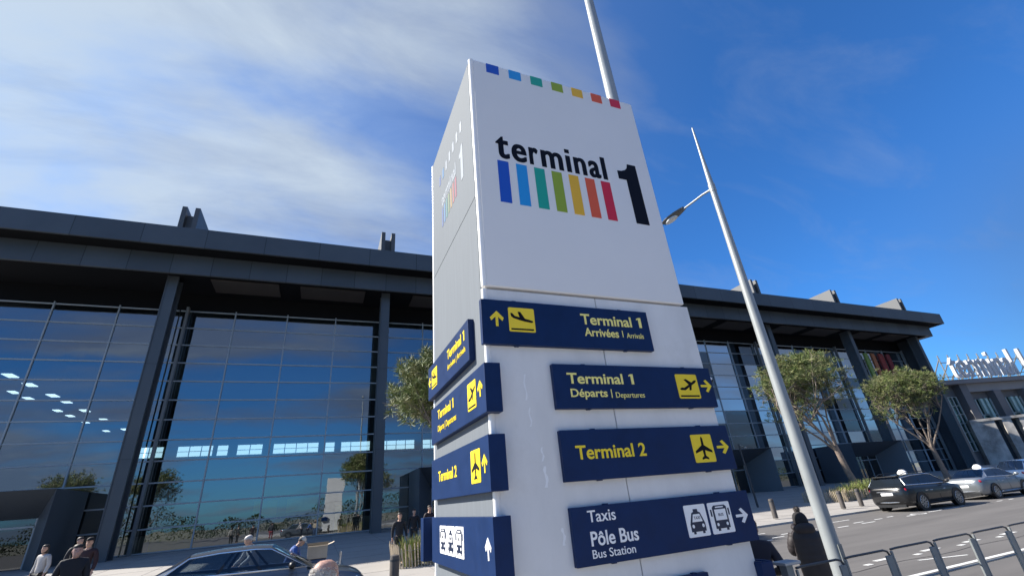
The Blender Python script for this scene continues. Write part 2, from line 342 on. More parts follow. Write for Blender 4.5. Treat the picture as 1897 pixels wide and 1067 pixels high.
# painted markings, each a thin sheet above the asphalt
def dash(mb, x0, x1, y0, y1, sk=0.0):
    mb.box(x0, x1, y0, y1, 0.004, 0.006, xf=lambda a, b, c: (a + (b - y0) * sk, b + (a - x0) * 0.0, c))
g = MB(); dash(g, 10.5, 60, 6.66, 6.78)
g.face([(12.6, 7.55, 0.005), (13.75, 7.18, 0.005), (13.80, 7.24, 0.005), (12.62, 7.62, 0.005)])
for k in range(26):
    x = 9.65 + k * 1.84; dash(g, x, x + 0.22, 7.98, 8.10); dash(g, x + 0.60, x + 1.28, 8.14, 8.27)
for x0, x1, y in ((15.6, 16.2, 14.8), (15.0, 15.6, 13.45), (14.0, 14.6, 13.1), (16.0, 16.5, 13.9), (16.7, 17.3, 13.8), (17.4, 18.0, 13.95), (18.5, 19.1, 13.45), (20.3, 21.4, 14.95), (20.1, 20.7, 13.9), (20.0, 20.8, 13.5), (21.5, 22.0, 13.95), (22.6, 23.0, 14.1), (23.0, 23.6, 13.55), (24.9, 25.9, 13.75), (26.2, 27.4, 13.8), (27.8, 28.1, 13.95), (30.4, 30.9, 13.7), (31.5, 31.9, 13.7)):
    dash(g, x0, x1, y, y + 0.11, 0.6)
for j in range(16):   # painted ring
    a0, a1 = 2 * math.pi * j / 16, 2 * math.pi * (j + 1) / 16
    g.face([(24.1 + math.cos(a) * r * 0.42, 13.75 + math.sin(a) * r * 0.26, 0.005) for a, r in ((a0, 1), (a1, 1), (a1, 0.7), (a0, 0.7))])
tag(g.build('road_marking', paint_white), 'worn white lines and dashes painted on the asphalt', 'markings', kind='structure')
g = MB()   # dark sealed crack along the dashes
pts = [(8 + k * 0.9, 7.72 + 0.07 * math.sin(k * 1.7) + 0.04 * math.sin(k * 0.6)) for k in range(60)]
for (xa, ya), (xb, yb) in zip(pts[:-1], pts[1:]):
    g.face([(xa, ya, 0.003), (xb, yb, 0.003), (xb, yb + 0.035, 0.003), (xa, ya + 0.035, 0.003)])
tag(g.build('road_seam', mat('seal', (0.045, 0.043, 0.042), 0.8)), 'dark sealed seam running along the road', 'seam', kind='structure')

# ---------------------------------------------------------------- terminal building
XL, XR = -25.2, 84.6; GY = 40.9; GZ0 = 0.75; HP = 1.436; BAY = 15.75
cols = [4.19 + BAY * k for k in range(-1, 6)]
T = thing('terminal_building', 'long dark glass terminal hall with a flat overhanging roof behind the pylon', 'building', (30, GY, GZ0))
b = MB()
b.box(XL - 0.74, XR + 1.64, 35.13, 96.9, 21.95, 22.30)                       # roof deck
b.box(XL - 0.9, XR + 1.8, 34.95, 35.12, 20.78, 22.36)      # upper fascia front
b.box(XR + 1.65, XR + 1.8, 35.12, 97, 20.78, 22.36); b.box(XL - 0.9, XL - 0.75, 35.12, 97, 20.78, 22.36)
roof = b.build('roof', clad_a, T)
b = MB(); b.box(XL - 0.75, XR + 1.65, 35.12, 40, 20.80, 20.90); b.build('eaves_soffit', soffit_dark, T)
b = MB(); b.box(XR + 0.41, XR + 1.64, 40.01, 96.8, 20.80, 20.90); b.build('end_soffit', bounce_beige, T)
b = MB(); b.box(XL - 0.2, XR + 0.4, 36.40, 36.60, 19.22, 20.80); b.box(XR + 0.25, XR + 0.4, 36.6, 96, 19.22, 20.80)
b.build('fascia', clad_b, T)
b = MB(); b.box(XR - 0.6, XR + 0.25, 36.6, 96, 19.24, 19.30); b.build('end_soffit', bounce_beige, T)
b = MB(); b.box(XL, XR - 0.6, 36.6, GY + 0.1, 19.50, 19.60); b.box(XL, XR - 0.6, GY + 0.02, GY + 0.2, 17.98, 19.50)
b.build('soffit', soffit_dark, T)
for c in cols[:-1]:
    for a0, a1 in ((2.4, 7.2), (8.8, 14.0)):
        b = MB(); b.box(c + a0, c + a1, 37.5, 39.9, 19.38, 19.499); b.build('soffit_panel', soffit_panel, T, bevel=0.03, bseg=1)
# roof beams with a recessed web, running back over the roof
for c in cols:
    b = MB()
    for s in (-1, 1): b.box(c + s * 0.45 - 0.17, c + s * 0.45 + 0.17, 37.4, 94, 22.30, 25.75)
    b.box(c - 0.28, c + 0.28, 37.9, 93.6, 22.30, 25.2)
    rb = b.build('roof_beam', mat('beam_metal', (0.105, 0.108, 0.112), 0.5, metal=0.1, var=0.08, vscale=0.4), roof)
# H-profile columns standing in front of the glass
for c in cols:
    b = MB(); b.box(c - 0.36, c + 0.36, 37.55, 37.72, GZ0 - 0.3, 19.5); b.box(c - 0.30, c + 0.12, 37.72, 38.6, GZ0 - 0.3, 19.5)
    b.box(c - 0.36, c + 0.36, 38.6, 38.75, GZ0 - 0.3, 19.5)
    b.box(c - 0.38, c - 0.30, 37.50, 37.55, GZ0 - 0.3, 19.5)
    cl = b.build('column', charcoal, T, bevel=0.012, bseg=1)
    for z in (6.3, 12.6): b = MB(); b.box(c - 0.365, c + 0.365, 37.543, 37.549, z, z + 0.03); b.build('joint', charcoal_dark, cl)
    b = MB(); b.box(c + 0.50, c + 0.68, GY - 0.45, GY - 0.1, GZ0 - 0.2, 18.2); b.build('jamb', mat('jamb_metal', (0.19, 0.20, 0.205), 0.45, metal=0.3), T)
# glazing: one bay of panes between columns is one window, its mullions a sub-part
rng = random.Random(4)
edges = [XL] + cols[:-1] + [XR - 0.4]
for x0, x1 in zip([XL] + cols, cols + [XR - 0.4]):
    if x1 - x0 < 1.2: continue
    b = MB(); fr = MB()
    bases = [4.19 + 3.9375 * k for k in range(-9, 24)]
    us = [x0 + 0.05] + [u for u in bases if x0 + 0.6 < u < x1 - 0.6] + [x1 - 0.05]
    for ua, ub in zip(us[:-1], us[1:]):
        for k in range(12):
            za, zb = GZ0 + k * HP, GZ0 + (k + 1) * HP
            t1, t2 = rng.gauss(0, 0.0018), rng.gauss(0, 0.0018)
            b.face([(u, GY + t1 * (u - (ua + ub) / 2) + t2 * (z - (za + zb) / 2), z) for u, z in ((ua, za), (ub, za), (ub, zb), (ua, zb))])
    for u in us[1:-1]: fr.box(u - 0.045, u + 0.045, GY - 0.09, GY + 0.12, GZ0 - 0.1, 18.15)
    for k in range(13):
        z = GZ0 + k * HP; fr.box(x0 + 0.05, x1 - 0.05, GY - 0.055, GY + 0.07, z - 0.047, z + 0.047)
    w = b.build('window', facade_glass, T); fr.build('mullions', mullion_m, w)
b = MB(); b.box(XL, XR - 0.4, GY - 0.12, GY + 0.1, GZ0 - 0.5, GZ0 - 0.035); b.build('plinth', charcoal_dark, T)
# end walls and back
b = MB(); b.box(XL, XL + 0.3, GY + 0.13, 95, 0, 21.94); b.box(XR - 0.4, XR - 0.1, 38.2, 95, 0, 21.94); b.box(XR - 0.9, XR - 0.4, 38.0, GY - 0.12, 0, 19.49)
b.box(XL + 0.3, XR - 0.4, 94.6, 95, 0, 21.94)
b.build('wall', charcoal_dark, T)
# interior: floor, inner ceiling, back partition with a band of daylit windows
b = MB(); b.box(XL + 0.3, XR - 0.4, GY + 0.12, 94, GZ0 - 0.06, GZ0 - 0.01); b.build('hall_floor', mat('hall_floor', (0.14, 0.14, 0.14), 0.25), T)
b = MB(); b.box(XL + 0.3, XR - 0.4, GY + 0.21, 94, 18.3, 18.4); b.build('hall_ceiling', charcoal_dark, T)
b = MB(); b.box(XL + 0.3, XR - 0.4, 79.0, 79.2, GZ0, 18.3); b.build('partition', mat('partition', (0.10, 0.115, 0.08), 0.7, var=0.1, vscale=0.2), T)
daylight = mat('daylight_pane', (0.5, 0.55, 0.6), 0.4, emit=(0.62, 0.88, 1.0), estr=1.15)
segs = [(-23.5, -20.2), (-18.6, -14.3), (-13.8, -12.4), (-11.3, -8.0), (-6.6, -0.33), (0.6, 2.0), (2.9, 7.3), (8.4, 14.4), (15.6, 20), (21, 26), (28, 33), (35, 39), (41, 47), (49, 55), (58, 63), (66, 70)]
for a0, a1 in segs:
    z0 = 11.05 - (a0) * 0.006; z1 = 12.4 - a0 * 0.006
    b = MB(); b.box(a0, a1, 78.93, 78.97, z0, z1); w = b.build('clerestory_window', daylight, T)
    b = MB(); n = max(1, round((a1 - a0) / 1.7))
    for k in range(n + 1): x = a0 + (a1 - a0) * k / n; b.box(x - 0.05, x + 0.05, 78.85, 78.925, z0, z1)
    b.box(a0, a1, 78.86, 78.92, z0 + 0.62, z0 + 0.69); b.build('glazing_bars', mullion_m, w)
# interior lamps: two rows of bright panels hanging from the hall ceiling
lampm = mat('lamp_panel', (0.8, 0.85, 0.9), 0.4, emit=(0.78, 0.92, 1.0), estr=1.7)
cz = 13.35
def lampat(x, y, sx, sy):
    h = thing('ceiling_lamp', 'glowing square lamp panel hanging inside the hall behind the leftmost glass bay', 'ceiling lamp', (x, y, cz), 'lamp panels hanging inside the hall')
    b = MB(); b.box(x - sx, x + sx, y - sy, y + sy, cz, cz + 0.05); b.build('diffuser', lampm, h)
    b = MB(); b.box(x - sx - 0.05, x + sx + 0.05, y - sy - 0.05, y + sy + 0.05, cz + 0.055, cz + 0.3)
    for s in (-1, 1): b.tube([(x + s * sx * 0.7, y, cz + 0.3), (x + s * sx * 0.7, y, 18.3)], 0.02, 5)
    b.build('housing', charcoal_dark, h)
for y in (43.4, 46.2, 50.0, 52.5, 56.6, 61.5, 68): lampat(-22.0, y + 0.9, 0.30, 0.52)
for y in (49.5, 51.8, 57.2, 59.9, 63.6, 69.5): lampat(-24.05, y + 0.2, 0.25, 0.45)
# funnel-shaped entrance porches
porch_m = mat('porch_metal', (0.085, 0.10, 0.118), 0.5, metal=0.1, var=0.08, vscale=0.3)
def porch(x0, x1, label):
    P = thing('entrance_porch', label, 'entrance', ((x0 + x1) / 2, 36.2, plaza_z(36.2)), 'funnel shaped entrance porches of the terminal')
    zo, zi, yo, yi = 4.72, 3.3, 36.2, 38.9; i = 1.5; zb = plaza_z(37) - 0.1
    b = MB()
    # outer shell and splayed inner faces as one funnel
    O = [(x0, zb), (x0, zo), (x1, zo), (x1, zb)]; I = [(x0 + i, zb), (x0 + i, zi), (x1 - i, zi), (x1 - i, zb)]
    for k in range(3):
        (xa, za), (xb, zb2) = O[k], O[k + 1]; (xc, zc), (xd, zd) = I[k], I[k + 1]
        b.face([(xa, yo, za), (xb, yo, zb2), (xd, yi, zd), (xc, yi, zc)])
        b.face([(xa, yo, za), (xb, yo, zb2), (xb, GY - 0.2, zb2), (xa, GY - 0.2, za)])
    b.face([(x0, GY - 0.2, zb), (x0, GY - 0.2, zo), (x1, GY - 0.2, zo), (x1, GY - 0.2, zb)])
    b.build('shell', porch_m, P)
    b = MB(); b.box(x0 + i, x1 - i, yi + 0.02, yi + 0.05, zb, zi); d = b.build('door', glass_mat('door_glass', (0.2, 0.25, 0.28), 0.12) if 'door_glass' not in MATS else MATS['door_glass'], P)
    b = MB(); n = 4
    for k in range(n + 1): x = x0 + i + (x1 - x0 - 2 * i) * k / n; b.box(x - 0.04, x + 0.04, yi - 0.05, yi + 0.015, zb, zi)
    b.box(x0 + i, x1 - i, yi - 0.05, yi + 0.015, zi - 0.5, zi - 0.4); b.build('door_frame', mullion_m, d)
    b = MB(); b.box(x0 + i + 0.2, x1 - i - 0.2, yi + 0.6, yi + 0.7, zb, zi); b.build('inner_wall', charcoal_dark, P)
porch(-24.6, -14.0, 'funnel entrance porch at the left edge, beside the walking man in a black jacket')
porch(7.0, 16.6, 'funnel entrance porch half hidden behind the white terminal pylon')
porch(33.6, 43.7, 'funnel entrance porch right of the pylon, behind a thin dark pole')
porch(56.5, 66.0, 'funnel entrance porch behind the black taxi and the rightmost tree')
# coloured vertical fins, the terminal mark, mounted in front of the last glass bay
S = thing('facade_logo', 'tall green, orange and red bars mounted on the last glass bay of the terminal', 'sign', (76, 40.7, 13))
for x, w, c, n in ((73.95, 0.75, (0.19, 0.30, 0.075), 'bar'), (75.6, 0.80, (0.36, 0.13, 0.055), 'bar'), (77.5, 1.1, (0.26, 0.035, 0.03), 'bar'), (79.25, 0.85, (0.22, 0.04, 0.045), 'bar')):
    q = MB(); q.box(x - w / 2, x + w / 2, 40.35, 40.6, 11.4, 17.4); q.build(n, mat('bar_%d' % int(x), c, 0.5), S, bevel=0.02)
    q = MB()
    for z in (12.5, 16): q.box(x - 0.06, x + 0.06, 40.6, 40.85, z, z + 0.1)
    q.build('bracket', mullion_m, S)
# yellow counters and stands seen through the lower glass
ym = mat('counter_yellow', (0.75, 0.60, 0.06), 0.6, var=0.1); wm2 = mat('counter_front', (0.35, 0.36, 0.33), 0.6)
for i, (x, w, z, h, lab) in enumerate(((-9.3, 2.6, 0.75, 1.5, 'low yellow counter inside the glass, nearest the second column'), (-3.6, 1.6, 2.4, 1.1, 'yellow panel counter inside the glass above the parked blue grey car'), (-1.0, 2.2, 2.5, 1.0, 'long yellow counter inside the glass, in the middle of the bay'), (2.0, 0.9, 0.75, 2.0, 'upright yellow stand inside the glass beside the third column'))):
    K = thing('counter', lab, 'counter', (x, 43.0, GZ0), 'yellow counters inside the hall')
    b = MB(); b.box(x - w / 2, x + w / 2, 43, 43.6, max(z, GZ0), z + h); b.build('front', ym, K, bevel=0.02)
    b = MB(); b.box(x - w / 2 - 0.1, x + w / 2 + 0.1, 42.9, 43.9, z + h + 0.003, z + h + 0.06); b.build('top', wm2, K)
    if z > 1: b = MB(); b.box(x - w / 2 + 0.05, x + w / 2 - 0.05, 43.05, 43.55, GZ0, z - 0.004); b.build('base', wm2, K)

# ---------------------------------------------------------------- second building with roof lettering
Bo = Vector((101.5, 45.3, 0)); ua = Vector((15.3, -4.3, 0)).normalized(); na = Vector((ua.y, -ua.x, 0))   # along the facade, outwards
B2 = thing('office_building', 'low grey building with white roof letters right of the glass terminal', 'building', Bo)
def F2(u, v, w): return Bo + ua * u + na * w + Vector((0, 0, v))
def b2box(mb, u0, u1, w0, w1, v0, v1, mi=0): return mb.box(u0, u1, w0, w1, v0, v1, mi, xf=lambda a, b_, c: F2(a, c, b_))
stone = mat('grey_render', (0.16, 0.155, 0.16), 0.8, var=0.12, vscale=0.25)
b = MB(); b2box(b, -2, 60, -30, -1.0, 0, 14.0); b.build('wall', stone, B2)
b = MB(); b2box(b, -3, 62, -31, 0.9, 14.0, 14.75); b.build('roof', mat('roof_edge', (0.20, 0.19, 0.195), 0.7, var=0.06, vscale=0.3), B2)
b = MB(); b2box(b, 3.6, 60, -0.99, 0.1, 12.6, 13.99); b.build('parapet', mat('parapet', (0.26, 0.25, 0.25), 0.8, var=0.08, vscale=0.3), B2)
for k in range(8):
    u = 2.4 + k * 6.3; b = MB(); b2box(b, u, u + 1.5, -0.98, 0.35, 7.2, 12.59 if k else 13.98); b.build('pilaster', stone, B2)
teal = glass_mat('teal_glass', (0.25, 0.5, 0.45), 0.22, (0.75, 1, 0.95))
for k in range(8):
    u = 4.0 + k * 6.3
    b = MB(); b2box(b, u, u + 4.6, -0.96, -0.9, 7.6, 11.4); w = b.build('window', teal, B2)
    b = MB()
    for j in range(4): x = u + 4.6 * j / 3; b2box(b, x - 0.09, x + 0.09, -0.89, -0.7, 7.6, 11.4)
    b2box(b, u, u + 4.6, -0.89, -0.7, 8.6, 8.75); b.build('frame', mat('pale_frame', (0.42, 0.46, 0.45), 0.5), w)
    b = MB(); b2box(b, u + 2.0, u + 2.5, -0.69, -0.3, 8.8, 11.4); b2box(b, u + 3.0, u + 3.5, -0.69, -0.3, 8.0, 11.4); b.build('shutter', mat('pale_blind', (0.36, 0.50, 0.47), 0.6), w)
b = MB(); b2box(b, -1.5, 2.0, -0.99, -0.9, 3, 12.0); w = b.build('window', teal, B2)
b = MB()
for j in range(5): x = -1.5 + 3.5 * j / 4; b2box(b, x - 0.07, x + 0.07, -0.89, -0.7, 3, 12.0)
for j in range(7): b2box(b, -1.5, 2.0, -0.89, -0.72, 3 + 1.5 * j, 3.08 + 1.5 * j)
b.build('frame', MATS['pale_frame'], w)
# ground floor wall turned towards the sun, with tall slots
ub = Vector((0.70, -0.714, 0)); nb = Vector((ub.y, -ub.x, 0)); Bo2 = Bo + ua * 1.2
def F3(u, v, w): return Bo2 + ub * u + nb * w + Vector((0, 0, v))
lw = MB()
def b3box(mb, u0, u1, w0, w1, v0, v1): return mb.box(u0, u1, w0, w1, v0, v1, xf=lambda a, b_, c: F3(a, c, b_))
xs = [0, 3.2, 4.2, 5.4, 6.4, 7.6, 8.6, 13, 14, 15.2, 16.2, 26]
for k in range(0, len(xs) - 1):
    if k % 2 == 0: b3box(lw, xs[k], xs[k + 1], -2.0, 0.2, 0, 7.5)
b3box(lw, 0, 26, -2.0, 0.35, 7.503, 7.9); lw.build('ground_floor_wall', mat('dappled_render', (0.40, 0.38, 0.35), 0.85, var=0.65, vscale=0.55, stretch=(1, 1, 0.8)), B2)  # strong mottling in the colour stands in for dappled sunlight
b = MB(); b3box(b, 0.1, 25.9, -1.9, -1.0, 0.1, 7.4); b.build('slot_backing', charcoal_dark, B2)
# rooftop lettering on a steel frame
RS = thing('rooftop_letters', 'large white letters reading terminal 1 on a steel frame on the low roof', 'sign', F2(6, 14.75, -1))
letters = MB(); put_text(letters, 'terminal 1', lambda u, v, w: F2(u, v, w), 3.0, 19.0, 15.1, 19.9, -0.35, 0.2, bold=0.0)
letters.build('letters', mat('letter_white', (0.52, 0.54, 0.57), 0.4), RS)
b = MB()
for k in range(9):
    u = 2.4 + k * 2.1; b.tube([F2(u, 14.75, -4.2), F2(u, 19.0, -0.7)], 0.10, 6); b.tube([F2(u, 14.75, -0.8), F2(u, 19.6, -0.8)], 0.10, 6); b.tube([F2(u, 16.6, -0.8), F2(u, 14.75, -2.6)], 0.07, 6)
for v in (15.6, 18.2): b.tube([F2(2.2, v, -0.75), F2(19.5, v, -0.75)], 0.08, 6)
b.build('support_frame', rail_m, RS)
# ---------------------------------------------------------------- the sign pylon
X0, X1, Y0, Y1 = 1.275, 3.725, 3.60, 5.66; ZT, ZB = 6.89, 3.785
PG = 0.14
TT = thing('sign_pylon', 'tall white terminal 1 sign pylon carrying navy direction boards', 'sign pylon', ((X0 + X1) / 2, (Y0 + Y1) / 2, PG))
def FR(yp):            # frame on the front face: u = X, v = Z, w towards the viewer
    return lambda u, v, w: Vector((u, yp - w, v))
def LF(xp):            # frame on the left face: u = -Y
    return lambda u, v, w: Vector((xp - w, -u, v))
b = MB(); b.box(X0 + 0.04, X1 - 0.04, Y0 + 0.045, Y1 - 0.04, PG, ZT - 0.05); b.build('core', seam_dark, TT)
b = MB(); b.box(X0 + 0.042, 2.498, Y0, Y0 + 0.04, PG, ZB - 0.02); b.build('front_panel', white_panel, TT, bevel=0.004, bseg=1)
b = MB(); b.box(2.507, X1, Y0, Y0 + 0.04, PG, ZB - 0.02); b.build('front_panel', white_panel, TT, bevel=0.004, bseg=1)
b = MB(); b.box(X1 - 0.035, X1, Y0 + 0.045, Y1, PG, ZB - 0.02); b.build('side_panel', white_panel, TT, bevel=0.004, bseg=1)
b = MB(); b.box(X0, X1, Y1 - 0.035, Y1, PG, ZB - 0.02); b.build('rear_panel', white_panel, TT)
# head: folded white box, slightly proud of the body, with a rounded front edge
b = MB(); b.box(X0 + 0.040, 3.672, Y0 - 0.02, Y0 + 0.03, ZB, ZT); head = b.build('head_panel', white_box, TT, smooth=True, bevel=0.018, bseg=4)
b = MB(); b.box(X0 + 0.03, 3.672, Y0 + 0.035, Y1, ZB, ZT - 0.01); b.build('head_box', white_box, TT, bevel=0.01)
# grey metal left side in two panels with a joint
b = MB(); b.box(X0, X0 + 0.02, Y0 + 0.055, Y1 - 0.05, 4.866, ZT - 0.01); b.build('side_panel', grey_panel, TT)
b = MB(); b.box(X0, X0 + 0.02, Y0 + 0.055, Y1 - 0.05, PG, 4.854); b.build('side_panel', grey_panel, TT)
# rounded white corner trims, front left and rear left
def trim(x, y, r, z0, z1):
    n = 10; lo = []
    for j in range(n):
        a = 2 * math.pi * j / n; lo.append((x + r * math.cos(a), y + r * math.sin(a)))
    t = MB(); t.loft([[(px_, py_, z0) for px_, py_ in lo], [(px_, py_, z1) for px_, py_ in lo]]); return t
trim(X0 + 0.024, Y0 + 0.024, 0.031, PG, ZB - 0.02).build('corner_trim', white_trim, TT, smooth=True)
trim(X0 + 0.024, Y0 + 0.008, 0.033, ZB, ZT).build('corner_trim', white_trim, TT, smooth=True)
trim(X0 + 0.014, Y1 - 0.02, 0.026, PG, ZT).build('corner_trim', white_trim, TT, smooth=True)
# streaks of dried wash water on the front cladding
b = MB(); rng = random.Random(8)
fr = FR(Y0)
for x, za, zb_, w in ((1.62, 2.95, 2.72, 0.018), (1.64, 2.66, 2.50, 0.016), (1.72, 2.33, 2.22, 0.02), (1.73, 2.18, 2.02, 0.03), (1.83, 1.72, 1.60, 0.025), (1.55, 1.35, 1.25, 0.02)):
    n = 7; L = []; Rr = []
    for k in range(n):
        z = za + (zb_ - za) * k / (n - 1); c = x + 0.008 * math.sin(k * 1.3 + x * 9); ww = w * (0.35 + 0.65 * abs(math.sin(k * 1.9 + za * 7)))
        L.append(fr(c - ww / 2, z, 0.0012)); Rr.append(fr(c + ww / 2, z, 0.0012))
    for k in range(n - 1): b.face([L[k], Rr[k], Rr[k + 1], L[k + 1]])
b.build('streak', mat('dry_streak', (0.86, 0.87, 0.88), 0.7), TT, weld=True)
# front logo
fr = FR(Y0 - 0.02)
for k in range(7):
    u = 1.487 + k * 0.3017; q = MB(); q.box(u, u + 0.166, Y0 - 0.0235, Y0 - 0.0195, 6.732, 6.884); q.build('stripe', rain[k], head)
for k in range(7):
    u = 1.531 + k * 0.2225; q = MB(); q.box(u, u + 0.131, Y0 - 0.0235, Y0 - 0.0195, 4.792, 5.352); q.build('stripe', rain[k], head)
q = MB(); TW = (('t', 0, .110, 0, .94), ('e', .130, .256, -.015, .735), ('r', .280, .360, 0, .735), ('m', .385, .580, 0, .735), ('n', .686, .800, 0, .735), ('a', .826, .936, -.015, .735))
for ch, a0, a1, b0, b1 in TW:
    for k, dx in enumerate((-.007, .007)): put_text(q, ch, fr, 1.527 + a0 * 1.458 + .006 + dx, 1.527 + a1 * 1.458 - .006 + dx, 5.392 + b0 * .346, 5.392 + b1 * .346, 0.0, 0.004 + .0004 * k, bold=0.014)
def ubox(a0, a1, b0, b1): q.prism([(1.527 + a * 1.458, 5.392 + b_ * .346) for a, b_ in ((a0, b0), (a1, b0), (a1, b1), (a0, b1))], fr, 0, .004)
ubox(.612, .655, 0, .715); ubox(.612, .655, .84, 1.0); ubox(.957, 1.0, 0, 1.0)
q.build('lettering', ink, head)
ONE = [(3.268, 4.808), (3.457, 4.808), (3.457, 5.718), (3.330, 5.718), (3.315, 5.655), (3.275, 5.610), (3.215, 5.585), (3.155, 5.580), (3.155, 5.455), (3.268, 5.455)]
q = MB(); q.prism(ONE, fr, 0.0, 0.004); q.build('numeral', ink, head)
# the same mark, smaller, on the left side
lf = LF(X0); sp = [c for c in TT.children if c.name.startswith('side_panel')][1]
glare_white = mat('glare_silver', (0.34, 0.36, 0.38), 0.3)  # sky glare on letters and squares painted as a pale colour
glare_tints = [mat('glare_stripe_%d' % k, tuple(0.35 * c + 0.16 for c in RAIN[k]), 0.2) for k in range(7)]  # logo colours washed out, the glare is mixed into them
for k in range(7):
    u = -5.19 + k * 0.182; q = MB(); q.prism([(u, 6.14), (u + 0.075, 6.14), (u + 0.075, 6.30), (u, 6.30)], lf, 0, 0.003); q.build('stripe', glare_white if k > 1 else glare_tints[k], sp)
for k in range(7):
    u = -5.07 + k * 0.113; q = MB(); q.prism([(u, 5.37), (u + 0.062, 5.37), (u + 0.062, 5.665), (u, 5.665)], lf, 0, 0.003); q.build('stripe', glare_tints[k], sp)
q = MB(); put_text(q, 'terminal', lf, -5.08, -4.33, 5.70, 5.90, 0, 0.003, bold=0.03); q.build('lettering', glare_white, sp)
q = MB(); q.prism([(-4.17 + (a - 3.155) * 0.5, 5.42 + (z - 4.808) * 0.56) for a, z in ONE], lf, 0, 0.003); q.build('numeral', glare_white, sp)

# --- pictogram outlines, in a unit square (u right, v up)
DEP = [(0.10, 0.30), (0.20, 0.36), (0.30, 0.34), (0.55, 0.50), (0.36, 0.74), (0.46, 0.77), (0.70, 0.60), (0.82, 0.70), (0.92, 0.72), (0.93, 0.66), (0.84, 0.57), (0.68, 0.47), (0.62, 0.24), (0.53, 0.22), (0.55, 0.38), (0.34, 0.23), (0.14, 0.24)]
ARR = [(0.08, 0.72), (0.14, 0.72), (0.24, 0.58), (0.42, 0.53), (0.36, 0.80), (0.46, 0.80), (0.62, 0.48), (0.82, 0.42), (0.92, 0.38), (0.93, 0.33), (0.86, 0.30), (0.62, 0.34), (0.40, 0.40), (0.18, 0.48), (0.10, 0.56)]
PLANE = [(0.50, 0.97), (0.545, 0.90), (0.555, 0.62), (0.90, 0.40), (0.90, 0.31), (0.555, 0.42), (0.545, 0.20), (0.66, 0.11), (0.66, 0.05), (0.50, 0.09), (0.34, 0.05), (0.34, 0.11), (0.455, 0.20), (0.445, 0.42), (0.10, 0.31), (0.10, 0.40), (0.445, 0.62), (0.455, 0.90)]
ARROW_R = [(0.0, 0.41), (0.62, 0.41), (0.36, 0.10), (0.56, 0.0), (1.0, 0.5), (0.56, 1.0), (0.36, 0.90), (0.62, 0.59), (0.0, 0.59)]
ARROW_U = [(1 - v, u) for u, v in ARROW_R][::-1]
ARROW_L = [(1 - u, v) for u, v in ARROW_R][::-1]
def place(poly, u0, u1, v0, v1): return [(u0 + a * (u1 - u0), v0 + b_ * (v1 - v0)) for a, b_ in poly]
def rrect(u0, u1, v0, v1, r):
    P = []
    for cx_, cy_, a0 in ((u1 - r, v0 + r, -90), (u1 - r, v1 - r, 0), (u0 + r, v1 - r, 90), (u0 + r, v0 + r, 180)):
        for j in range(4): a = R(a0 + 30 * j); P.append((cx_ + r * math.cos(a), cy_ + r * math.sin(a)))
    return P
def picto(parent, fr, u0, u1, v0, v1, kind, plate=None, name='pictogram', w=0.0):
    q = MB(); q.prism(rrect(u0, u1, v0, v1, 0.05 * (u1 - u0)), fr, w, w + 0.004, 0)
    A = w + 0.0035; Bw = w + 0.0065
    def pg(P, mi=1, lift=0): q.prism(place(P, u0, u1, v0, v1), fr, A + lift, Bw + lift, mi)
    if kind in ('dep', 'arr'):
        pg([(x, 0.14 + y * 0.86) for x, y in (DEP if kind == 'dep' else ARR)]); pg([(0.07, 0.07), (0.93, 0.07), (0.93, 0.13), (0.07, 0.13)])
    elif kind == 'plane': pg([(x, 0.05 + y * 0.9) for x, y in PLANE])
    elif kind == 'taxi':
        pg([(0.16, 0.16), (0.16, 0.40), (0.30, 0.74), (0.40, 0.78), (0.40, 0.86), (0.60, 0.86), (0.60, 0.78), (0.70, 0.74), (0.84, 0.40), (0.84, 0.16), (0.76, 0.16), (0.76, 0.09), (0.66, 0.09), (0.66, 0.16), (0.34, 0.16), (0.34, 0.09), (0.24, 0.09), (0.24, 0.16)])
        pg([(0.26, 0.46), (0.74, 0.46), (0.65, 0.70), (0.35, 0.70)], 0, 0.002)
        for cx_ in (0.27, 0.73): pg([(cx_ + 0.055 * math.cos(t * 0.7854), 0.33 + 0.06 * math.sin(t * 0.7854)) for t in range(8)], 0, 0.002)
        put_text(q, 'TAXI', fr, u0 + 0.36 * (u1 - u0), u0 + 0.64 * (u1 - u0), v0 + 0.54 * (v1 - v0), v0 + 0.63 * (v1 - v0), Bw + 0.002, Bw + 0.004, mi=1)
    elif kind == 'bus':
        pg([(0.18, 0.16), (0.18, 0.84), (0.26, 0.90), (0.74, 0.90), (0.82, 0.84), (0.82, 0.16), (0.74, 0.16), (0.74, 0.09), (0.64, 0.09), (0.64, 0.16), (0.36, 0.16), (0.36, 0.09), (0.26, 0.09), (0.26, 0.16)])
        pg([(0.07, 0.56), (0.13, 0.56), (0.13, 0.78), (0.07, 0.78)]); pg([(0.87, 0.56), (0.93, 0.56), (0.93, 0.78), (0.87, 0.78)])
        pg([(0.25, 0.42), (0.75, 0.42), (0.75, 0.77), (0.25, 0.77)], 0, 0.002); pg([(0.32, 0.82), (0.68, 0.82), (0.68, 0.86), (0.32, 0.86)], 0, 0.002)
        for cx_ in (0.29, 0.71): pg([(cx_ + 0.05 * math.cos(t * 0.7854), 0.29 + 0.055 * math.sin(t * 0.7854)) for t in range(8)], 0, 0.002)
        put_text(q, 'BUS', fr, u0 + 0.39 * (u1 - u0), u0 + 0.61 * (u1 - u0), v0 + 0.55 * (v1 - v0), v0 + 0.64 * (v1 - v0), Bw + 0.002, Bw + 0.004, mi=1)
    mats = [plate or yellow_plate, ink if plate is None else mat('ink_navy', (0.012, 0.022, 0.055), 0.4)]
    q.build(name, mats, parent)
def arrow(parent, fr, poly, u0, u1, v0, v1, m_): q = MB(); q.prism(place(poly, u0, u1, v0, v1), fr, 0.0, 0.004); q.build('arrow', m_, parent)
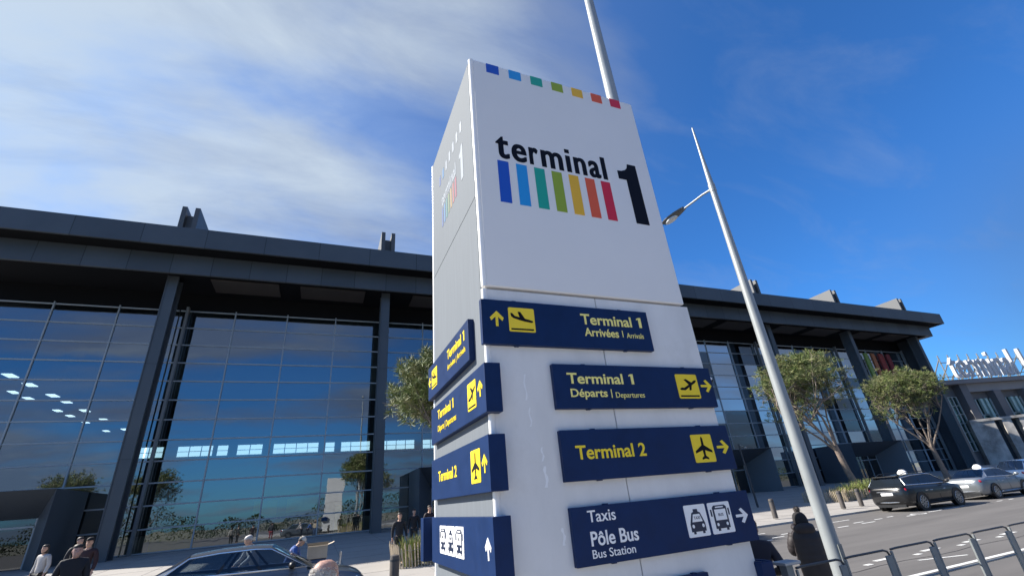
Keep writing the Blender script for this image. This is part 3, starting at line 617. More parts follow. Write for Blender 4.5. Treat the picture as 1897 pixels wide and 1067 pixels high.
FLAG1 = [(0.42, 0), (1.0, 0), (1.0, 1.0), (0.50, 1.0), (0.0, 0.90), (0.0, 0.75), (0.42, 0.83)]
def islands(vs, fs):
    par = list(range(len(vs)))
    def find(a):
        while par[a] != a: par[a] = par[par[a]]; a = par[a]
        return a
    for f in fs:
        for k in f[1:]: par[find(k)] = find(f[0])
    g = {}
    for k, f in enumerate(fs): g.setdefault(find(f[0]), []).append(k)
    return list(g.values())
def words(parent, fr, rows, m_, space=1.0):
    # each word is a mesh of its own; the numeral one gets its flag
    for s, u0, u1, v0, v1, bo in rows:
        ws = s.split(' '); vs, fs = text_mb(s, bo, space)
        isl = sorted(((min(vs[i][0] for k in g for i in fs[k]), max(vs[i][0] for k in g for i in fs[k]), g) for g in islands(vs, fs)), key=lambda t: t[0])
        gaps = []; hi = isl[0][1]
        for k in range(1, len(isl)):
            gaps.append((isl[k][0] - hi, k)); hi = max(hi, isl[k][1])
        cuts = sorted(k for _, k in sorted(gaps, reverse=True)[:len(ws) - 1]); cuts = [0] + cuts + [len(isl)]
        for w, a, c in zip(ws, cuts[:-1], cuts[1:]):
            q = MB(); fi = [k for t in isl[a:c] for k in t[2]]; lo = min(t[0] for t in isl[a:c]); hi = max(t[1] for t in isl[a:c])
            if w == '1':
                vv = [vs[i][1] for k in fi for i in fs[k]]; a0, a1 = min(vv), max(vv); wd = 0.055 * (v1 - v0) / max(1e-6, (u1 - u0)) * 9.0; mid_ = (lo + hi) / 2
                q.prism([(u0 + (mid_ + (x - .5) * wd) * (u1 - u0), v0 + (a0 + y * (a1 - a0)) * (v1 - v0)) for x, y in FLAG1], fr, 0, 0.004)
            else:
                mp_ = {}
                for k in fi:
                    for i in fs[k]:
                        if i not in mp_: mp_[i] = len(q.v); p = vs[i]; q.v.append(tuple(fr(u0 + p[0] * (u1 - u0), v0 + p[1] * (v1 - v0), p[2] * 0.004)))
                    q.f.append(tuple(mp_[i] for i in fs[k])); q.m.append(0)
            q.build('divider' if w == '|' else 'numeral' if w.isdigit() else 'lettering', m_, parent)
def bar(parent, fr, u, v0, v1, m_): q = MB(); q.prism([(u - 0.004, v0), (u + 0.004, v0), (u + 0.004, v1), (u - 0.004, v1)], fr, 0, 0.004); q.build('divider', m_, parent)
BF = 3.55; fb = FR(BF)
def board(x0, x1, z0, z1, label, y0=BF, y1=3.605):
    q = MB(); q.box(x0, x1, y0, y1, z0, z1); o = q.build('sign_board', navy, TT, bevel=0.005, bseg=2); o['label'] = label
    for fx in (0.18, 0.82):
        x = x0 + (x1 - x0) * fx
        q = MB(); q.box(x - 0.02, x + 0.02, y0 + 0.012, y1 - 0.006, z1 + 0.0005, z1 + 0.008); q.build('clip', navy, o)
        q = MB(); q.box(x - 0.02, x + 0.02, y0 + 0.012, y1 - 0.006, z0 - 0.008, z0 - 0.0005); q.build('clip', navy, o)
    return o
o = board(1.235, 3.08, 3.205, 3.634, 'board pointing up to Terminal 1 arrivals')
arrow(o, fb, ARROW_U, 1.312, 1.446, 3.373, 3.521, yellow); picto(o, fb, 1.495, 1.757, 3.330, 3.567, 'arr')
words(o, fb, [('Terminal 1', 2.262, 2.968, 3.447, 3.558, 0.018), ('Arrivées', 2.283, 2.676, 3.326, 3.412, 0.016)], pale_yellow); words(o, fb, [('Arrivals', 2.772, 2.980, 3.330, 3.385, 0.0)], pale_yellow); bar(o, fb, 2.726, 3.335, 3.405, pale_yellow)
o = board(1.884, 3.735, 2.636, 3.040, 'board pointing right to Terminal 1 departures')
words(o, fb, [('Terminal 1', 2.020, 2.733, 2.858, 2.958, 0.018), ('Départs', 2.038, 2.424, 2.715, 2.812, 0.016), ('Departures', 2.515, 2.842, 2.716, 2.782, 0.0)], pale_yellow); bar(o, fb, 2.47, 2.73, 2.81, pale_yellow)
picto(o, fb, 3.262, 3.535, 2.722, 2.967, 'dep'); arrow(o, fb, ARROW_R, 3.570, 3.712, 2.785, 2.915, yellow)
o = board(1.880, 3.762, 2.046, 2.455, 'board pointing right to Terminal 2')
words(o, fb, [('Terminal 2', 2.008, 2.730, 2.211, 2.326, 0.018)], yellow); picto(o, fb, 3.272, 3.523, 2.124, 2.376, 'plane'); arrow(o, fb, ARROW_R, 3.572, 3.722, 2.188, 2.318, yellow)
o = board(1.892, 3.795, 1.441, 1.855, 'board with white signs for taxis and buses')
words(o, fb, [('Taxis', 2.036, 2.300, 1.738, 1.824, 0.008), ('Pôle Bus', 2.040, 2.490, 1.571, 1.674, 0.016), ('Bus Station', 2.037, 2.440, 1.488, 1.548, 0.002)], sign_white)
picto(o, fb, 3.006, 3.245, 1.533, 1.783, 'taxi', sign_white); picto(o, fb, 3.276, 3.534, 1.533, 1.783, 'bus', sign_white); arrow(o, fb, ARROW_R, 3.585, 3.730, 1.590, 1.715, sign_white)
o = board(2.40, 3.12, 0.86, 1.272, 'lowest board, its top edge just in view')
o = board(3.70, 3.84, 0.88, 1.270, 'end of the low board on the right side', 3.52, 5.5)
# left side boards, thick slabs that pass the front corner
lb = LF(1.215)
def lboard(ya, yb, z0, z1, label):
    q = MB(); q.box(1.215, 1.36 if ya < 3.6 else 1.29, ya, yb, z0, z1); o = q.build('sign_board', navy, TT, bevel=0.005, bseg=2); o['label'] = label
    return o
o = lboard(3.91, 5.72, 3.165, 3.575, 'side board pointing back to Terminal 1 arrivals, topmost on the left side')
words(o, lb, [('Terminal 1', -4.72, -4.05, 3.40, 3.505, 0.018), ('Arrivées | Arrivals', -4.72, -4.02, 3.265, 3.345, 0.004)], yellow); picto(o, lb, -5.50, -5.22, 3.26, 3.49, 'arr'); arrow(o, lb, ARROW_L, -5.68, -5.54, 3.31, 3.44, yellow)
o = lboard(3.50, 5.55, 2.61, 3.02, 'side board pointing up to Terminal 1 departures')
words(o, lb, [('Terminal 1', -5.20, -4.52, 2.845, 2.945, 0.018), ('Départs | Departures', -5.20, -4.42, 2.69, 2.775, 0.004)], yellow); picto(o, lb, -4.00, -3.75, 2.70, 2.945, 'dep'); arrow(o, lb, ARROW_U, -3.70, -3.565, 2.76, 2.90, yellow)
o = lboard(3.50, 5.55, 2.02, 2.437, 'side board pointing up to Terminal 2')
words(o, lb, [('Terminal 2', -5.20, -4.45, 2.19, 2.295, 0.018)], yellow); picto(o, lb, -3.98, -3.72, 2.10, 2.36, 'plane'); arrow(o, lb, ARROW_U, -3.68, -3.545, 2.16, 2.30, yellow)
o = lboard(3.50, 5.55, 1.425, 1.85, 'side board with three white transport signs')
for k, kd in enumerate(('bus', 'taxi', 'bus')): picto(o, lb, -5.16 + k * 0.30, -4.88 + k * 0.30, 1.53, 1.775, kd, sign_white)
arrow(o, lb, ARROW_U, -3.70, -3.56, 1.565, 1.715, sign_white)
q = MB(); q.box(1.15, 1.9, 5.70, 5.85, 1.42, 1.85); o = q.build('sign_board', navy, TT, bevel=0.005); o['label'] = 'board on the rear face, its end just in view'
q = MB(); q.box(X0 - 0.15, X1 + 0.15, Y0 - 0.15, Y1 + 0.15, 0.13, 0.2); q.build('footing', kerb_m, TT, bevel=0.01)
# small camera on a bracket at the right side of the pylon
CC = thing('security_camera', 'small white dome camera on a bracket beside the departures board', 'camera', (3.79, 3.75, 2.93))
q = MB(); q.tube([(3.72, 3.72, 2.955), (3.80, 3.68, 2.955)], 0.008, 8); q.box(3.722, 3.732, 3.68, 3.76, 2.92, 2.99); q.build('bracket', rail_m, CC)
q = MB(); q.ellipsoid((3.822, 3.66, 2.952), (0.032, 0.032, 0.026), 14, 8); q.build('housing', sign_white, CC, smooth='all')
q = MB(); q.ellipsoid((3.838, 3.655, 2.934), (0.024, 0.024, 0.022), 12, 8); q.build('lens', black_plastic, CC, smooth='all')
# ---------------------------------------------------------------- masts, poles, bollards, railing
LK = 4.75 / 4.1
def lp(x, y, z): return (x * LK, y * LK, 1.95 + (z - 1.95) * LK)
P = thing('lamp_post', 'slender galvanised lamp post with one short arm right of the pylon', 'lamp post', (5.43 * LK, 4.75, 0.0))
b = MB(); zs = [-0.15, 0.5, 2, 4, 6.2, 6.8, 7.45]; b.tube([lp(5.43, 4.1, z) for z in zs], [0.106, 0.101, 0.090, 0.074, 0.053, 0.030, 0.014], 20); b.box(6.1, 6.48, 4.56, 4.94, 0.14, 0.17)
pole = b.build('pole', galv, P, smooth=True)
b = MB(); b.box(6.255, 6.325, 4.642, 4.652, 0.7, 1.1); b.build('hatch', rail_m, pole)
b = MB(); b.tube([lp(5.43, 4.1, 6.16), lp(5.425, 4.3, 6.19), lp(5.40, 4.82, 6.20)], [0.023, 0.021, 0.018], 12); b.tube([lp(5.43, 4.1, 6.10), lp(5.43, 4.1, 6.24)], 0.060, 16); b.build('arm', galv, P, smooth=True)
b = MB(); rings = []
for t in range(9):
    a = t / 8; y = 4.72 + a * 0.50; w = 0.028 + 0.062 * math.sin(math.pi * min(1, a * 0.62 + 0.12)) ** 1.2 * (1 if a < 0.9 else 0.75); h = 0.02 + 0.030 * math.sin(math.pi * (0.15 + 0.75 * a))
    rings.append([Vector(lp(5.40 - 0.02 * a + w * math.cos(2 * math.pi * j / 14), y, 6.205 + (h if math.sin(2 * math.pi * j / 14) > 0 else h * 0.6) * math.sin(2 * math.pi * j / 14))) for j in range(14)])
b.loft(rings); lum = b.build('luminaire', mat('lamp_housing', (0.10, 0.105, 0.11), 0.45), P, smooth=True)
b = MB(); b.loft([[Vector(lp(5.385 + 0.062 * math.cos(2 * math.pi * j / 14), 5.03 + 0.14 * math.sin(2 * math.pi * j / 14), z)) for j in range(14)] for z in (6.188, 6.158)]); b.build('lens', lamp_clear, lum, smooth=True)
P = thing('lighting_mast', 'very tall thick tapered steel mast rising behind the pylon top', 'mast', (5.62, 5.98, 0.14))
b = MB(); b.tube([(5.62, 5.98, z) for z in (0.14, 4, 9, 12, 14.2)], [0.19, 0.168, 0.138, 0.121, 0.111], 24); b.tube([(5.62, 5.98, z) for z in (14.2, 14.24, 18.5)], [0.104, 0.102, 0.082], 24); b.box(5.35, 5.89, 5.71, 6.25, 0.14, 0.18)
b.build('shaft', galv, P, smooth=True)
b = MB(); b.tube([(5.62, 5.98, 14.19), (5.62, 5.98, 14.26)], 0.117, 24); b.build('collar', galv, P, smooth=True)
b = MB(); b.tube([(5.62, 5.98, 18.4), (5.62, 5.98, 18.7)], 0.2, 16); b.build('head', galv, P)
P = thing('sign_pole', 'thin dark pole standing on the shaded forecourt before the right entrance porch', 'pole', (26.15, 23.9, plaza_z(23.9)))
b = MB(); b.tube([(26.15, 23.9, plaza_z(23.9)), (26.0, 23.9, 4.1)], [0.07, 0.05], 10); b.build('pole', charcoal_dark, P, smooth=True)
b = MB(); b.tube([(26.0, 23.9, 4.05), (26.35, 23.8, 3.9)], 0.03, 8); b.ellipsoid((26.4, 23.78, 3.86), (0.12, 0.09, 0.07)); b.build('head', rail_m, P, smooth='all')

bol_m = mat('bollard_brown', (0.085, 0.075, 0.068), 0.6, var=0.15, vscale=6)
def bollard(x, y, z, label, h=0.84):
    o = thing('bollard', label, 'bollard', (x, y, z), 'round dark bollards along the kerb')
    return o
bproto = bollard(20.35, 17.75, 0.16, 'dark round bollard on the sunlit kerb, left of the woman in the puffer coat')
b = MB(); b.tube([(20.35, 17.75, z) for z in (0.155, 0.9, 0.98, 1.0)], [0.115, 0.115, 0.105, 0.06], 20); b.build('shaft', bol_m, bproto, smooth=True)
b = MB(); b.tube([(20.35, 17.75, z) for z in (0.86, 0.90)], 0.118, 20); b.build('band', charcoal_dark, bproto, smooth=True)
for x, y, z, lab in ((25.55, 17.95, 0.162, 'dark round bollard right of the lamp post, in front of the fenced planter'), (27.1, 18.0, 0.163, 'dark round bollard nearest the black taxi'), (1.95, 13.2, 0.13, 'dark round bollard beside the bonnet of the blue grey car')):
    c = copy_tree(bproto); c.location = (x, y, z - 0.005); c['label'] = lab
for x, lab in ((14.6, 'x'),): pass

def hoop(x0, x1):
    y = 3.75; o = thing('railing_hoop', 'grey steel railing hoop', 'railing', ((x0 + x1) / 2, y, 0.14), 'steel railing hoops along the pavement edge')
    zt = 1.135
    b = MB(); b.box(x0, x0 + 0.022, y - 0.012, y + 0.012, 0.14, zt - 0.014); b.build('post', rail_m, o, bevel=0.004, bseg=1)
    b = MB(); b.box(x1 - 0.095, x1, y - 0.012, y + 0.012, 0.14, zt - 0.05); b.build('post', rail_m, o, bevel=0.004, bseg=1)
    b = MB(); b.tube([(x0 + 0.01, y, zt), (x0 + 0.1, y, zt + 0.004), (x1 - 0.11, y, zt + 0.004), (x1 - 0.05, y, zt - 0.012), (x1 - 0.02, y, zt - 0.06)], 0.011, 8); b.build('top_rail', mat('rail_dark', (0.085, 0.083, 0.082), 0.5, metal=0.3), o, smooth=True)
    b = MB(); b.tube([(x0 + 0.03, y + 0.002, 0.83), (x1 - 0.12, y + 0.002, 0.833), (x1 - 0.07, y + 0.002, 0.80), (x1 - 0.06, y + 0.002, 0.2)], 0.012, 8); b.build('mid_rail', rail_m, o, smooth=True)
    return o
hx = [(4.36, 5.07), (5.08, 5.82), (5.83, 6.62), (6.63, 7.42), (7.43, 8.25), (8.26, 9.10), (9.11, 9.95)]
hl = ['steel railing hoop crossing in front of the woman in the puffer coat', 'steel railing hoop just right of the lamp post foot', 'steel railing hoop, third from the left end, before the plain asphalt', 'steel railing hoop with a slanted white line seen through it', 'steel railing hoop, third from the right, white road line passing through it', 'steel railing hoop, second from the right image edge', 'steel railing hoop at the right image edge']
for (a, c), l in zip(hx, hl): hoop(a, c)['label'] = l
for i, o in enumerate([o for o in COL.objects if o.name.startswith('railing_hoop')]): pass
RP = thing('railing_post', 'short grey end post with a flat cap at the left end of the railing', 'post', (4.28, 3.78, 0.14))
b = MB(); b.box(4.235, 4.325, 3.74, 3.82, 0.14, 1.17); b.build('shaft', rail_m, RP, bevel=0.005)
b = MB(); b.box(4.19, 4.40, 3.70, 3.86, 1.173, 1.20); b.build('cap', mat('cap_steel', (0.45, 0.46, 0.46), 0.4, metal=0.4), RP, bevel=0.006)

# ---------------------------------------------------------------- planters with paling fences
pal_m = mat('paling_wood', (0.40, 0.33, 0.24), 0.8, var=0.3, vscale=7, stretch=(1, 1, 0.2)); soil = mat('soil', (0.10, 0.08, 0.06), 0.95, var=0.3)
grass_ms = [mat('grass_green', (0.20, 0.25, 0.06), 0.7, var=0.3), mat('grass_dry', (0.38, 0.33, 0.16), 0.7, var=0.3)]
def paling(cx_, cy_, hx_, hy_, h, label, seed, lean=0.12):
    rng = random.Random(seed); z0 = plaza_z(cy_)
    o = thing('paling_fence', label, 'fence', (cx_, cy_, z0)); b = MB(); n = int((hx_ + hy_) * 4 / 0.105); per = 4 * (hx_ + hy_); pts = []
    for k in range(n):
        s = per * k / n
        if s < 2 * hx_: x, y = -hx_ + s, -hy_
        elif s < 2 * hx_ + 2 * hy_: x, y = hx_, -hy_ + s - 2 * hx_
        elif s < 4 * hx_ + 2 * hy_: x, y = hx_ - (s - 2 * hx_ - 2 * hy_), hy_
        else: x, y = -hx_, hy_ - (s - 4 * hx_ - 2 * hy_)
        l = rng.gauss(0, 0.035); hh = h * rng.uniform(0.86, 1.08); w = rng.uniform(0.018, 0.03)
        ang = lean * (-1 if x < 0 else 1) * abs(x / hx_) ** 3
        p0 = Vector((cx_ + x, cy_ + y, plaza_z(cy_ + y))); p1 = p0 + Vector((l + ang * h, rng.gauss(0, 0.02), hh))
        b.tube([p0, p0.lerp(p1, 0.9), p1], [w, w, w * 0.35], 5); pts.append((p0, p1))
    b.build('pales', pal_m, o, smooth=True)
    b = MB()
    for f in (0.25, 0.72): b.tube([a.lerp(c, f) for a, c in pts] + [pts[0][0].lerp(pts[0][1], f)], 0.006, 4, caps=False)
    b.build('wire', rail_m, o)
    return o
def tuft(cx_, cy_, r, h, n, label, seed, mi, name='ornamental_grass'):
    rng = random.Random(seed); z = plaza_z(cy_); b = MB()
    for k in range(n):
        a = rng.uniform(0, 6.283); rr_ = r * rng.random() ** 0.6 * 0.7; x, y = cx_ + rr_ * math.cos(a), cy_ + rr_ * math.sin(a); hh = h * rng.uniform(0.55, 1.1)
        d = Vector((math.cos(a + rng.gauss(0, .6)), math.sin(a + rng.gauss(0, .6)), 0)) * r * rng.uniform(0.1, 0.8); s = Vector((-d.y, d.x, 0)).normalized() * 0.012
        p0 = Vector((x, y, z)); p1 = p0 + d * 0.4 + Vector((0, 0, hh * 0.7)); p2 = p0 + d + Vector((0, 0, hh))
        mk = mi if rng.random() < 0.75 else 1 - mi
        b.face([p0 - s, p0 + s, p1 + s, p1 - s], mk); b.face([p1 - s, p1 + s, p2], mk)
    o = b.build(name, grass_ms); return tag(o, label, 'plant')
paling(5.0, 19.3, 2.1, 1.0, 0.72, 'wooden paling fence round the plants left of the pylon', 3)
paling(32.6, 22.2, 2.8, 1.2, 0.66, 'low wooden paling fence round the planter in front of the middle pine', 5, 0.05)
paling(45.5, 22.8, 2.6, 1.3, 0.66, 'low wooden paling fence round the rightmost pine, behind the taxis', 7, 0.05)
for i, (x, y, r, h, mi, lab) in enumerate(((3.4, 18.8, 0.5, 0.95, 0, 'tuft of grass at the left end of the fence beside the pylon'), (4.2, 19.2, 0.55, 1.05, 1, 'dry grass tuft in the fence close to the pylon edge'), (5.4, 19.5, 0.6, 1.0, 0, 'grass tuft hidden behind the pylon'),
    (30.6, 21.5, 0.6, 0.8, 1, 'dry brown tuft at the left end of the right planter'), (31.8, 21.6, 0.7, 1.0, 0, 'green tuft in the right planter, left of the pine trunk'), (33.1, 21.5, 0.75, 1.1, 0, 'bright green tuft in the right planter below the pine trunk'), (34.4, 21.6, 0.7, 0.95, 1, 'yellowish tuft at the right end of the planter by the black taxi'))):
    tuft(x, y, r, h, 420, lab, 20 + i, mi)

# ---------------------------------------------------------------- pine trees
def pine(label, base, crown_c, crown_r, seed, tufts=900, trunk_r=0.2, fork=0.45, bare=0.0, group='pine trees in front of the terminal'):
    rng = random.Random(seed); base = Vector(base); cc = Vector(crown_c); cr = Vector(crown_r)
    o = thing('pine_tree', label, 'tree', base, group)
    fk = base.lerp(cc, fork); fk.x += rng.uniform(-0.2, 0.2)
    tr = MB(); mid = base.lerp(fk, 0.5) + Vector((rng.uniform(-.18, .18), rng.uniform(-.1, .1), 0))
    tr.tube([base - Vector((0, 0, 0.1)), base + Vector((0, 0, 0.3)), mid, fk], [trunk_r * 1.35, trunk_r, trunk_r * 0.85, trunk_r * 0.72], 12)
    br = MB(); tips = []
    def grow(p, d, L, r, lev):
        n = 4; pts = [p]; q = p.copy(); dd = d.normalized()
        for k in range(n):
            dd = (dd + Vector((rng.gauss(0, .16), rng.gauss(0, .16), rng.gauss(0.03, .12)))).normalized(); q = q + dd * L / n; pts.append(q.copy())
        br.tube(pts, [r * (1 - 0.14 * k) for k in range(n + 1)], 6 if lev < 2 else 4, caps=False)
        if lev >= 3: tips.append((pts[-1], dd)); tips.append((pts[2], dd)); return
        for k in range({0: 6, 1: 5, 2: 4}[lev]):
            t = pts[rng.choice((2, 3, 4))]; w = Vector((rng.gauss(0, 1), rng.gauss(0, 1), rng.gauss(0.25, .7))).normalized()
            nd = (dd * 0.65 + w * 0.75).normalized()
            tgt = t + nd * L * 0.55; e = Vector(((tgt.x - cc.x) / cr.x, (tgt.y - cc.y) / cr.y, (tgt.z - cc.z) / cr.z)).length
            if e > 1.05: nd = (nd * 0.5 + (cc - t).normalized() * 0.7).normalized()
            grow(t, nd, L * rng.uniform(0.42, 0.62), r * 0.5, lev + 1)
    for k in range(7):
        a = 2 * math.pi * k / 7 + rng.uniform(-.3, .3); rad = rng.uniform(0.35, 0.85)
        tgt = cc + Vector((cr.x * rad * math.cos(a), cr.y * rad * math.sin(a), cr.z * rng.uniform(-0.25, 0.45)))
        st = base.lerp(fk, rng.uniform(0.8, 1.0)); grow(st, tgt - st, (tgt - st).length, trunk_r * 0.34, 0)
    o_tr = tr.build('trunk', bark, o, smooth=True); br.build('branches', twig_m, o_tr, smooth='all')
    lf = MB(); rng.shuffle(tips)
    for k in range(tufts):
        # clumps: most sit on twig tips, weighted to the upper, outer crown
        p, d = tips[k % len(tips)]; e = (p.z - cc.z) / cr.z
        if rng.random() > 0.40 + 0.55 * (e + 0.45): continue
        p = p + Vector((rng.gauss(0, .26), rng.gauss(0, .26), rng.gauss(0, .2)))
        if bare and p.x > cc.x + cr.x * (1 - 2 * bare) and rng.random() < 0.8: continue
        mi = rng.choices((0, 1, 2), (0.48, 0.36, 0.16))[0]; s = rng.uniform(0.15, 0.30)
        for j in range(20):
            w = (Vector((rng.gauss(0, 1), rng.gauss(0, 1), rng.gauss(.35, .8))).normalized() + d * 0.4).normalized(); side = w.orthogonal().normalized() * s * 0.05
            if rng.random() < 0.5: side = w.cross(side).normalized() * s * 0.05
            q = p + w * s * rng.uniform(0.8, 1.4); lf.face([p - side, p + side, q + side * 0.7, q - side * 0.7], mi)
    lf.build('crown', [pine_a, pine_b, pine_c], o)
    return o
pine('umbrella pine with a leaning pale trunk beside the lamp post', (34.1, 22.4, plaza_z(22.4)), (32.6, 22.6, 7.25), (3.8, 3.2, 2.7), 11, tufts=3000, trunk_r=0.24, fork=0.48)
pine('rightmost pine, wide flat crown with bare twigs, behind the taxis', (45.4, 22.8, plaza_z(22.8)), (44.7, 23.0, 6.7), (3.3, 3.0, 2.5), 23, tufts=2300, trunk_r=0.22, fork=0.46, bare=0.25)
pine('shaggy pine with fading brown lower twigs, left of the pylon', (5.9, 19.8, plaza_z(19.8)), (5.2, 19.8, 6.15), (2.75, 2.6, 2.35), 37, tufts=3600, trunk_r=0.13, fork=0.38)
# trees on the far side of the car park, behind the photographer: they show in the glass
t0 = None
for i, (x, y, s, lab) in enumerate(((-27, -24, 1.35, 'x'), (11, -24, 1.15, 'x'), (-45, -40, 1.5, 'x'), (30, -40, 1.3, 'x'), (60, -46, 1.4, 'x'), (88, -44, 1.6, 'x'))):
    if t0 is None:
        t0 = pine('pine tree across the car park, mirrored in the glass facade', (0, 0, 0), (0.2, 0, 6.0), (3.6, 3.4, 3.0), 51, tufts=1500, trunk_r=0.2, fork=0.35, group='pines across the car park')
        t = t0
    else: t = copy_tree(t0)
    t.location = (x, y, -0.02); t.scale = (s, s, s); t.rotation_euler = (0, 0, i * 1.3)
hd = MB(); rng = random.Random(2)
for k in range(34000):
    x = rng.uniform(-150, 190); y = rng.uniform(-62, -54); z = rng.random() ** 0.7 * (4.4 + 1.7 * math.sin(x * 0.11) + 1.1 * math.sin(x * 0.37 + 1) + 0.8 * math.sin(x * 0.9)); s = rng.uniform(0.12, 0.26)
    w = Vector((rng.gauss(0, 1), rng.gauss(0, 1), rng.gauss(0, 1))).normalized(); a = w.orthogonal().normalized() * s; c = w.cross(a)
    p = Vector((x, y, z)); hd.face([p - a, p - c * 0.7, p + a, p + c * 0.7], rng.choice((0, 1, 2)))
tag(hd.build('treeline', [mat('bush_dark', (0.035, 0.05, 0.022), 0.8)] * 3), 'dark line of far bushes behind the photographer, mirrored in the glass', 'treeline', kind='stuff')
# ---------------------------------------------------------------- cars (built nose towards +X at the origin)
def car(name, label, paint, kind='sedan', taxi=None, L=4.85, W=1.84, Ht=1.46):
    o = thing(name, label, 'car', (0, 0, 0), None); hw = W / 2
    if kind == 'sedan':
        st = [(-.50, .66, .42, .86), (-.485, .82, .30, .98), (-.44, .93, .22, 1.03), (-.33, .985, .20, 1.04), (-.15, 1.0, .19, .985), (.05, 1.0, .19, .965), (.20, 1.0, .19, .955), (.33, .985, .19, .90), (.43, .92, .20, .80), (.475, .82, .24, .71), (.50, .62, .34, .60)]
        gh = [(-.385, 1.03, .80), (-.235, Ht - .05, .62), (-.12, Ht - .005, .63), (.02, Ht, .64), (.085, Ht - .03, .635), (.265, .955, .82)]
    else:
        st = [(-.50, .72, .40, .98), (-.485, .86, .30, 1.04), (-.45, .95, .24, 1.07), (-.35, .99, .22, 1.08), (-.15, 1.0, .22, 1.05), (.05, 1.0, .22, 1.03), (.20, 1.0, .22, 1.02), (.33, .985, .22, .98), (.43, .92, .23, .90), (.475, .82, .28, .80), (.50, .62, .36, .66)]
        gh = [(-.478, 1.06, .84), (-.43, Ht - .09, .68), (-.25, Ht - .01, .69), (.0, Ht, .69), (.075, Ht - .03, .68), (.25, 1.015, .83)]
    b = MB(); rings = []
    for s, w, zb, zs in st:
        y = hw * w; h = zs - zb
        half = [(0, zb), (y * .84, zb), (y * .955, zb + .10 * h), (y * .99, zb + .32 * h), (y, zb + .52 * h), (y * .985, zb + .74 * h), (y * .955, zb + .90 * h), (y * .90, zb + .97 * h), (y * .72, zs + .004), (0, zs + .022)]
        ring = half + [(-a, c) for a, c in half[1:-1]][::-1]
        rings.append([Vector((s * L, a, c)) for a, c in ring])
    b.loft(rings); body = b.build('body', paint, o, smooth='all')
    G = []
    for s, zr, wt in gh:
        wb = hw * 0.90 if abs(s) < 0.3 else hw * 0.86; G.append((s * L, zr, wt * hw, wb))
    zsill = lambda i: (1.0 if kind == 'sedan' else 1.06)
    # roof shell
    b = MB(); rr_ = []
    for x, zr, wt, wb in G[1:5]: rr_.append([Vector((x, t * wt, zr - 0.045 * abs(t) ** 3 - (0.02 if abs(t) == 1 else 0))) for t in (-1, -.8, -.4, 0, .4, .8, 1)])
    for k in range(3):
        for j in range(6): b.face([rr_[k][j], rr_[k + 1][j], rr_[k + 1][j + 1], rr_[k][j + 1]])
    roof = b.build('roof', paint, o, smooth='all', weld=True)
    # screens
    def screen(i0, i1, nm):
        b = MB(); x0, z0, w0, wb0 = G[i0]; x1, z1, w1, wb1 = G[i1]
        a = [Vector((x0, t * w0 * 1.0, z0 - 0.03 * t * t)) for t in (-1, -.5, 0, .5, 1)]; c = [Vector((x1, t * w1, z1 - 0.03 * t * t)) for t in (-1, -.5, 0, .5, 1)]
        for j in range(4): b.face([a[j], c[j], c[j + 1], a[j + 1]])
        b.build(nm, car_glass, o, smooth='all', weld=True)
    screen(0, 1, 'rear_window'); screen(4, 5, 'windscreen')
    for s in (-1, 1):
        top = [Vector((x, s * (wt - 0.004), zr - 0.075)) for x, zr, wt, wb in G[1:5]]
        xa, za, wta, wba = G[0]; xb, zb_, wtb, wbb = G[5]
        q0 = Vector((xa + (0.10 if kind == 'suv' else 0.30), s * hw * .885, zsill(0) + 0.045)); q1 = Vector((xb - 0.12, s * hw * .90, zsill(0) - 0.02))
        bot = [q0.lerp(q1, t) for t in (0, .35, .68, 1)]
        b = MB()
        for k in range(3): b.face([bot[k], bot[k + 1], top[k + 1], top[k]])
        w_ = b.build('side_window', car_glass, o, smooth='all', weld=True)
        b = MB(); off = Vector((0, s * 0.006, 0)); loop = [p + off for p in bot + top[::-1]] + [bot[0] + off]
        b.tube(loop, 0.018, 6, caps=False); b.build('window_trim', chrome, o, smooth=True)
        b = MB()
        for f in (0.36, 0.66): p, q = q0.lerp(q1, f), top[1].lerp(top[3], (f - .1) * .9); p2, q2 = p + Vector((.07, 0, 0)), q + Vector((.06, 0, 0)); e = Vector((0, s * .004, 0)); b.face([p + e, p2 + e, q2 + e, q + e])
        b.build('pillar', black_plastic, o)
        # painted C and A posts, sill strip under the glass
        b = MB(); c0 = Vector((xa, s * wta, za)); sh = Vector((xa, s * hw * .88, zsill(0)))
        b.face([c0, Vector((G[1][0], s * G[1][2], G[1][1] - .03)), top[0], bot[0]]); b.face([c0, bot[0], sh]); b.face([sh, bot[0], bot[1], bot[2], bot[3], Vector((xb - .1, s * hw * .93, zsill(0) - .12)), Vector((xa, s * hw * .95, zsill(0) - .12))])
        b.face([top[3], Vector((G[4][0], s * G[4][2], G[4][1] - .03)), Vector((xb, s * wtb, zb_)), bot[3]])
        for k in range(3): b.face([top[k], top[k + 1], Vector((G[k + 2][0], s * G[k + 2][2], G[k + 2][1] - .05)), Vector((G[k + 1][0], s * G[k + 1][2], G[k + 1][1] - .05))])
        b.build('post', paint, o)
        b = MB(); mx_ = xb - 0.42; b.ellipsoid((mx_, s * (hw + .10), zsill(0) + .055), (.07, .115, .075), 12, 8); b.tube([(mx_ + .02, s * (hw * .93), zsill(0) + .0), (mx_, s * (hw + .03), zsill(0) + .03)], .022, 6); b.build('mirror', black_plastic if kind == 'suv' or taxi is None else paint, o, smooth='all')
        b = MB(); b.box(-.16 * L, .05 * L - 1.2, 0, 0.012, 0, .02, xf=lambda a, y, z: (a, s * (hw * .985) + s * y, .80 + z))
        for hx_ in (-.13, .09): b.tube([(hx_ * L, s * hw * 1.0, .80), (hx_ * L + .17, s * hw * 1.0, .80)], .013, 6)
        b.build('door_handle', chrome, o)
        b = MB()
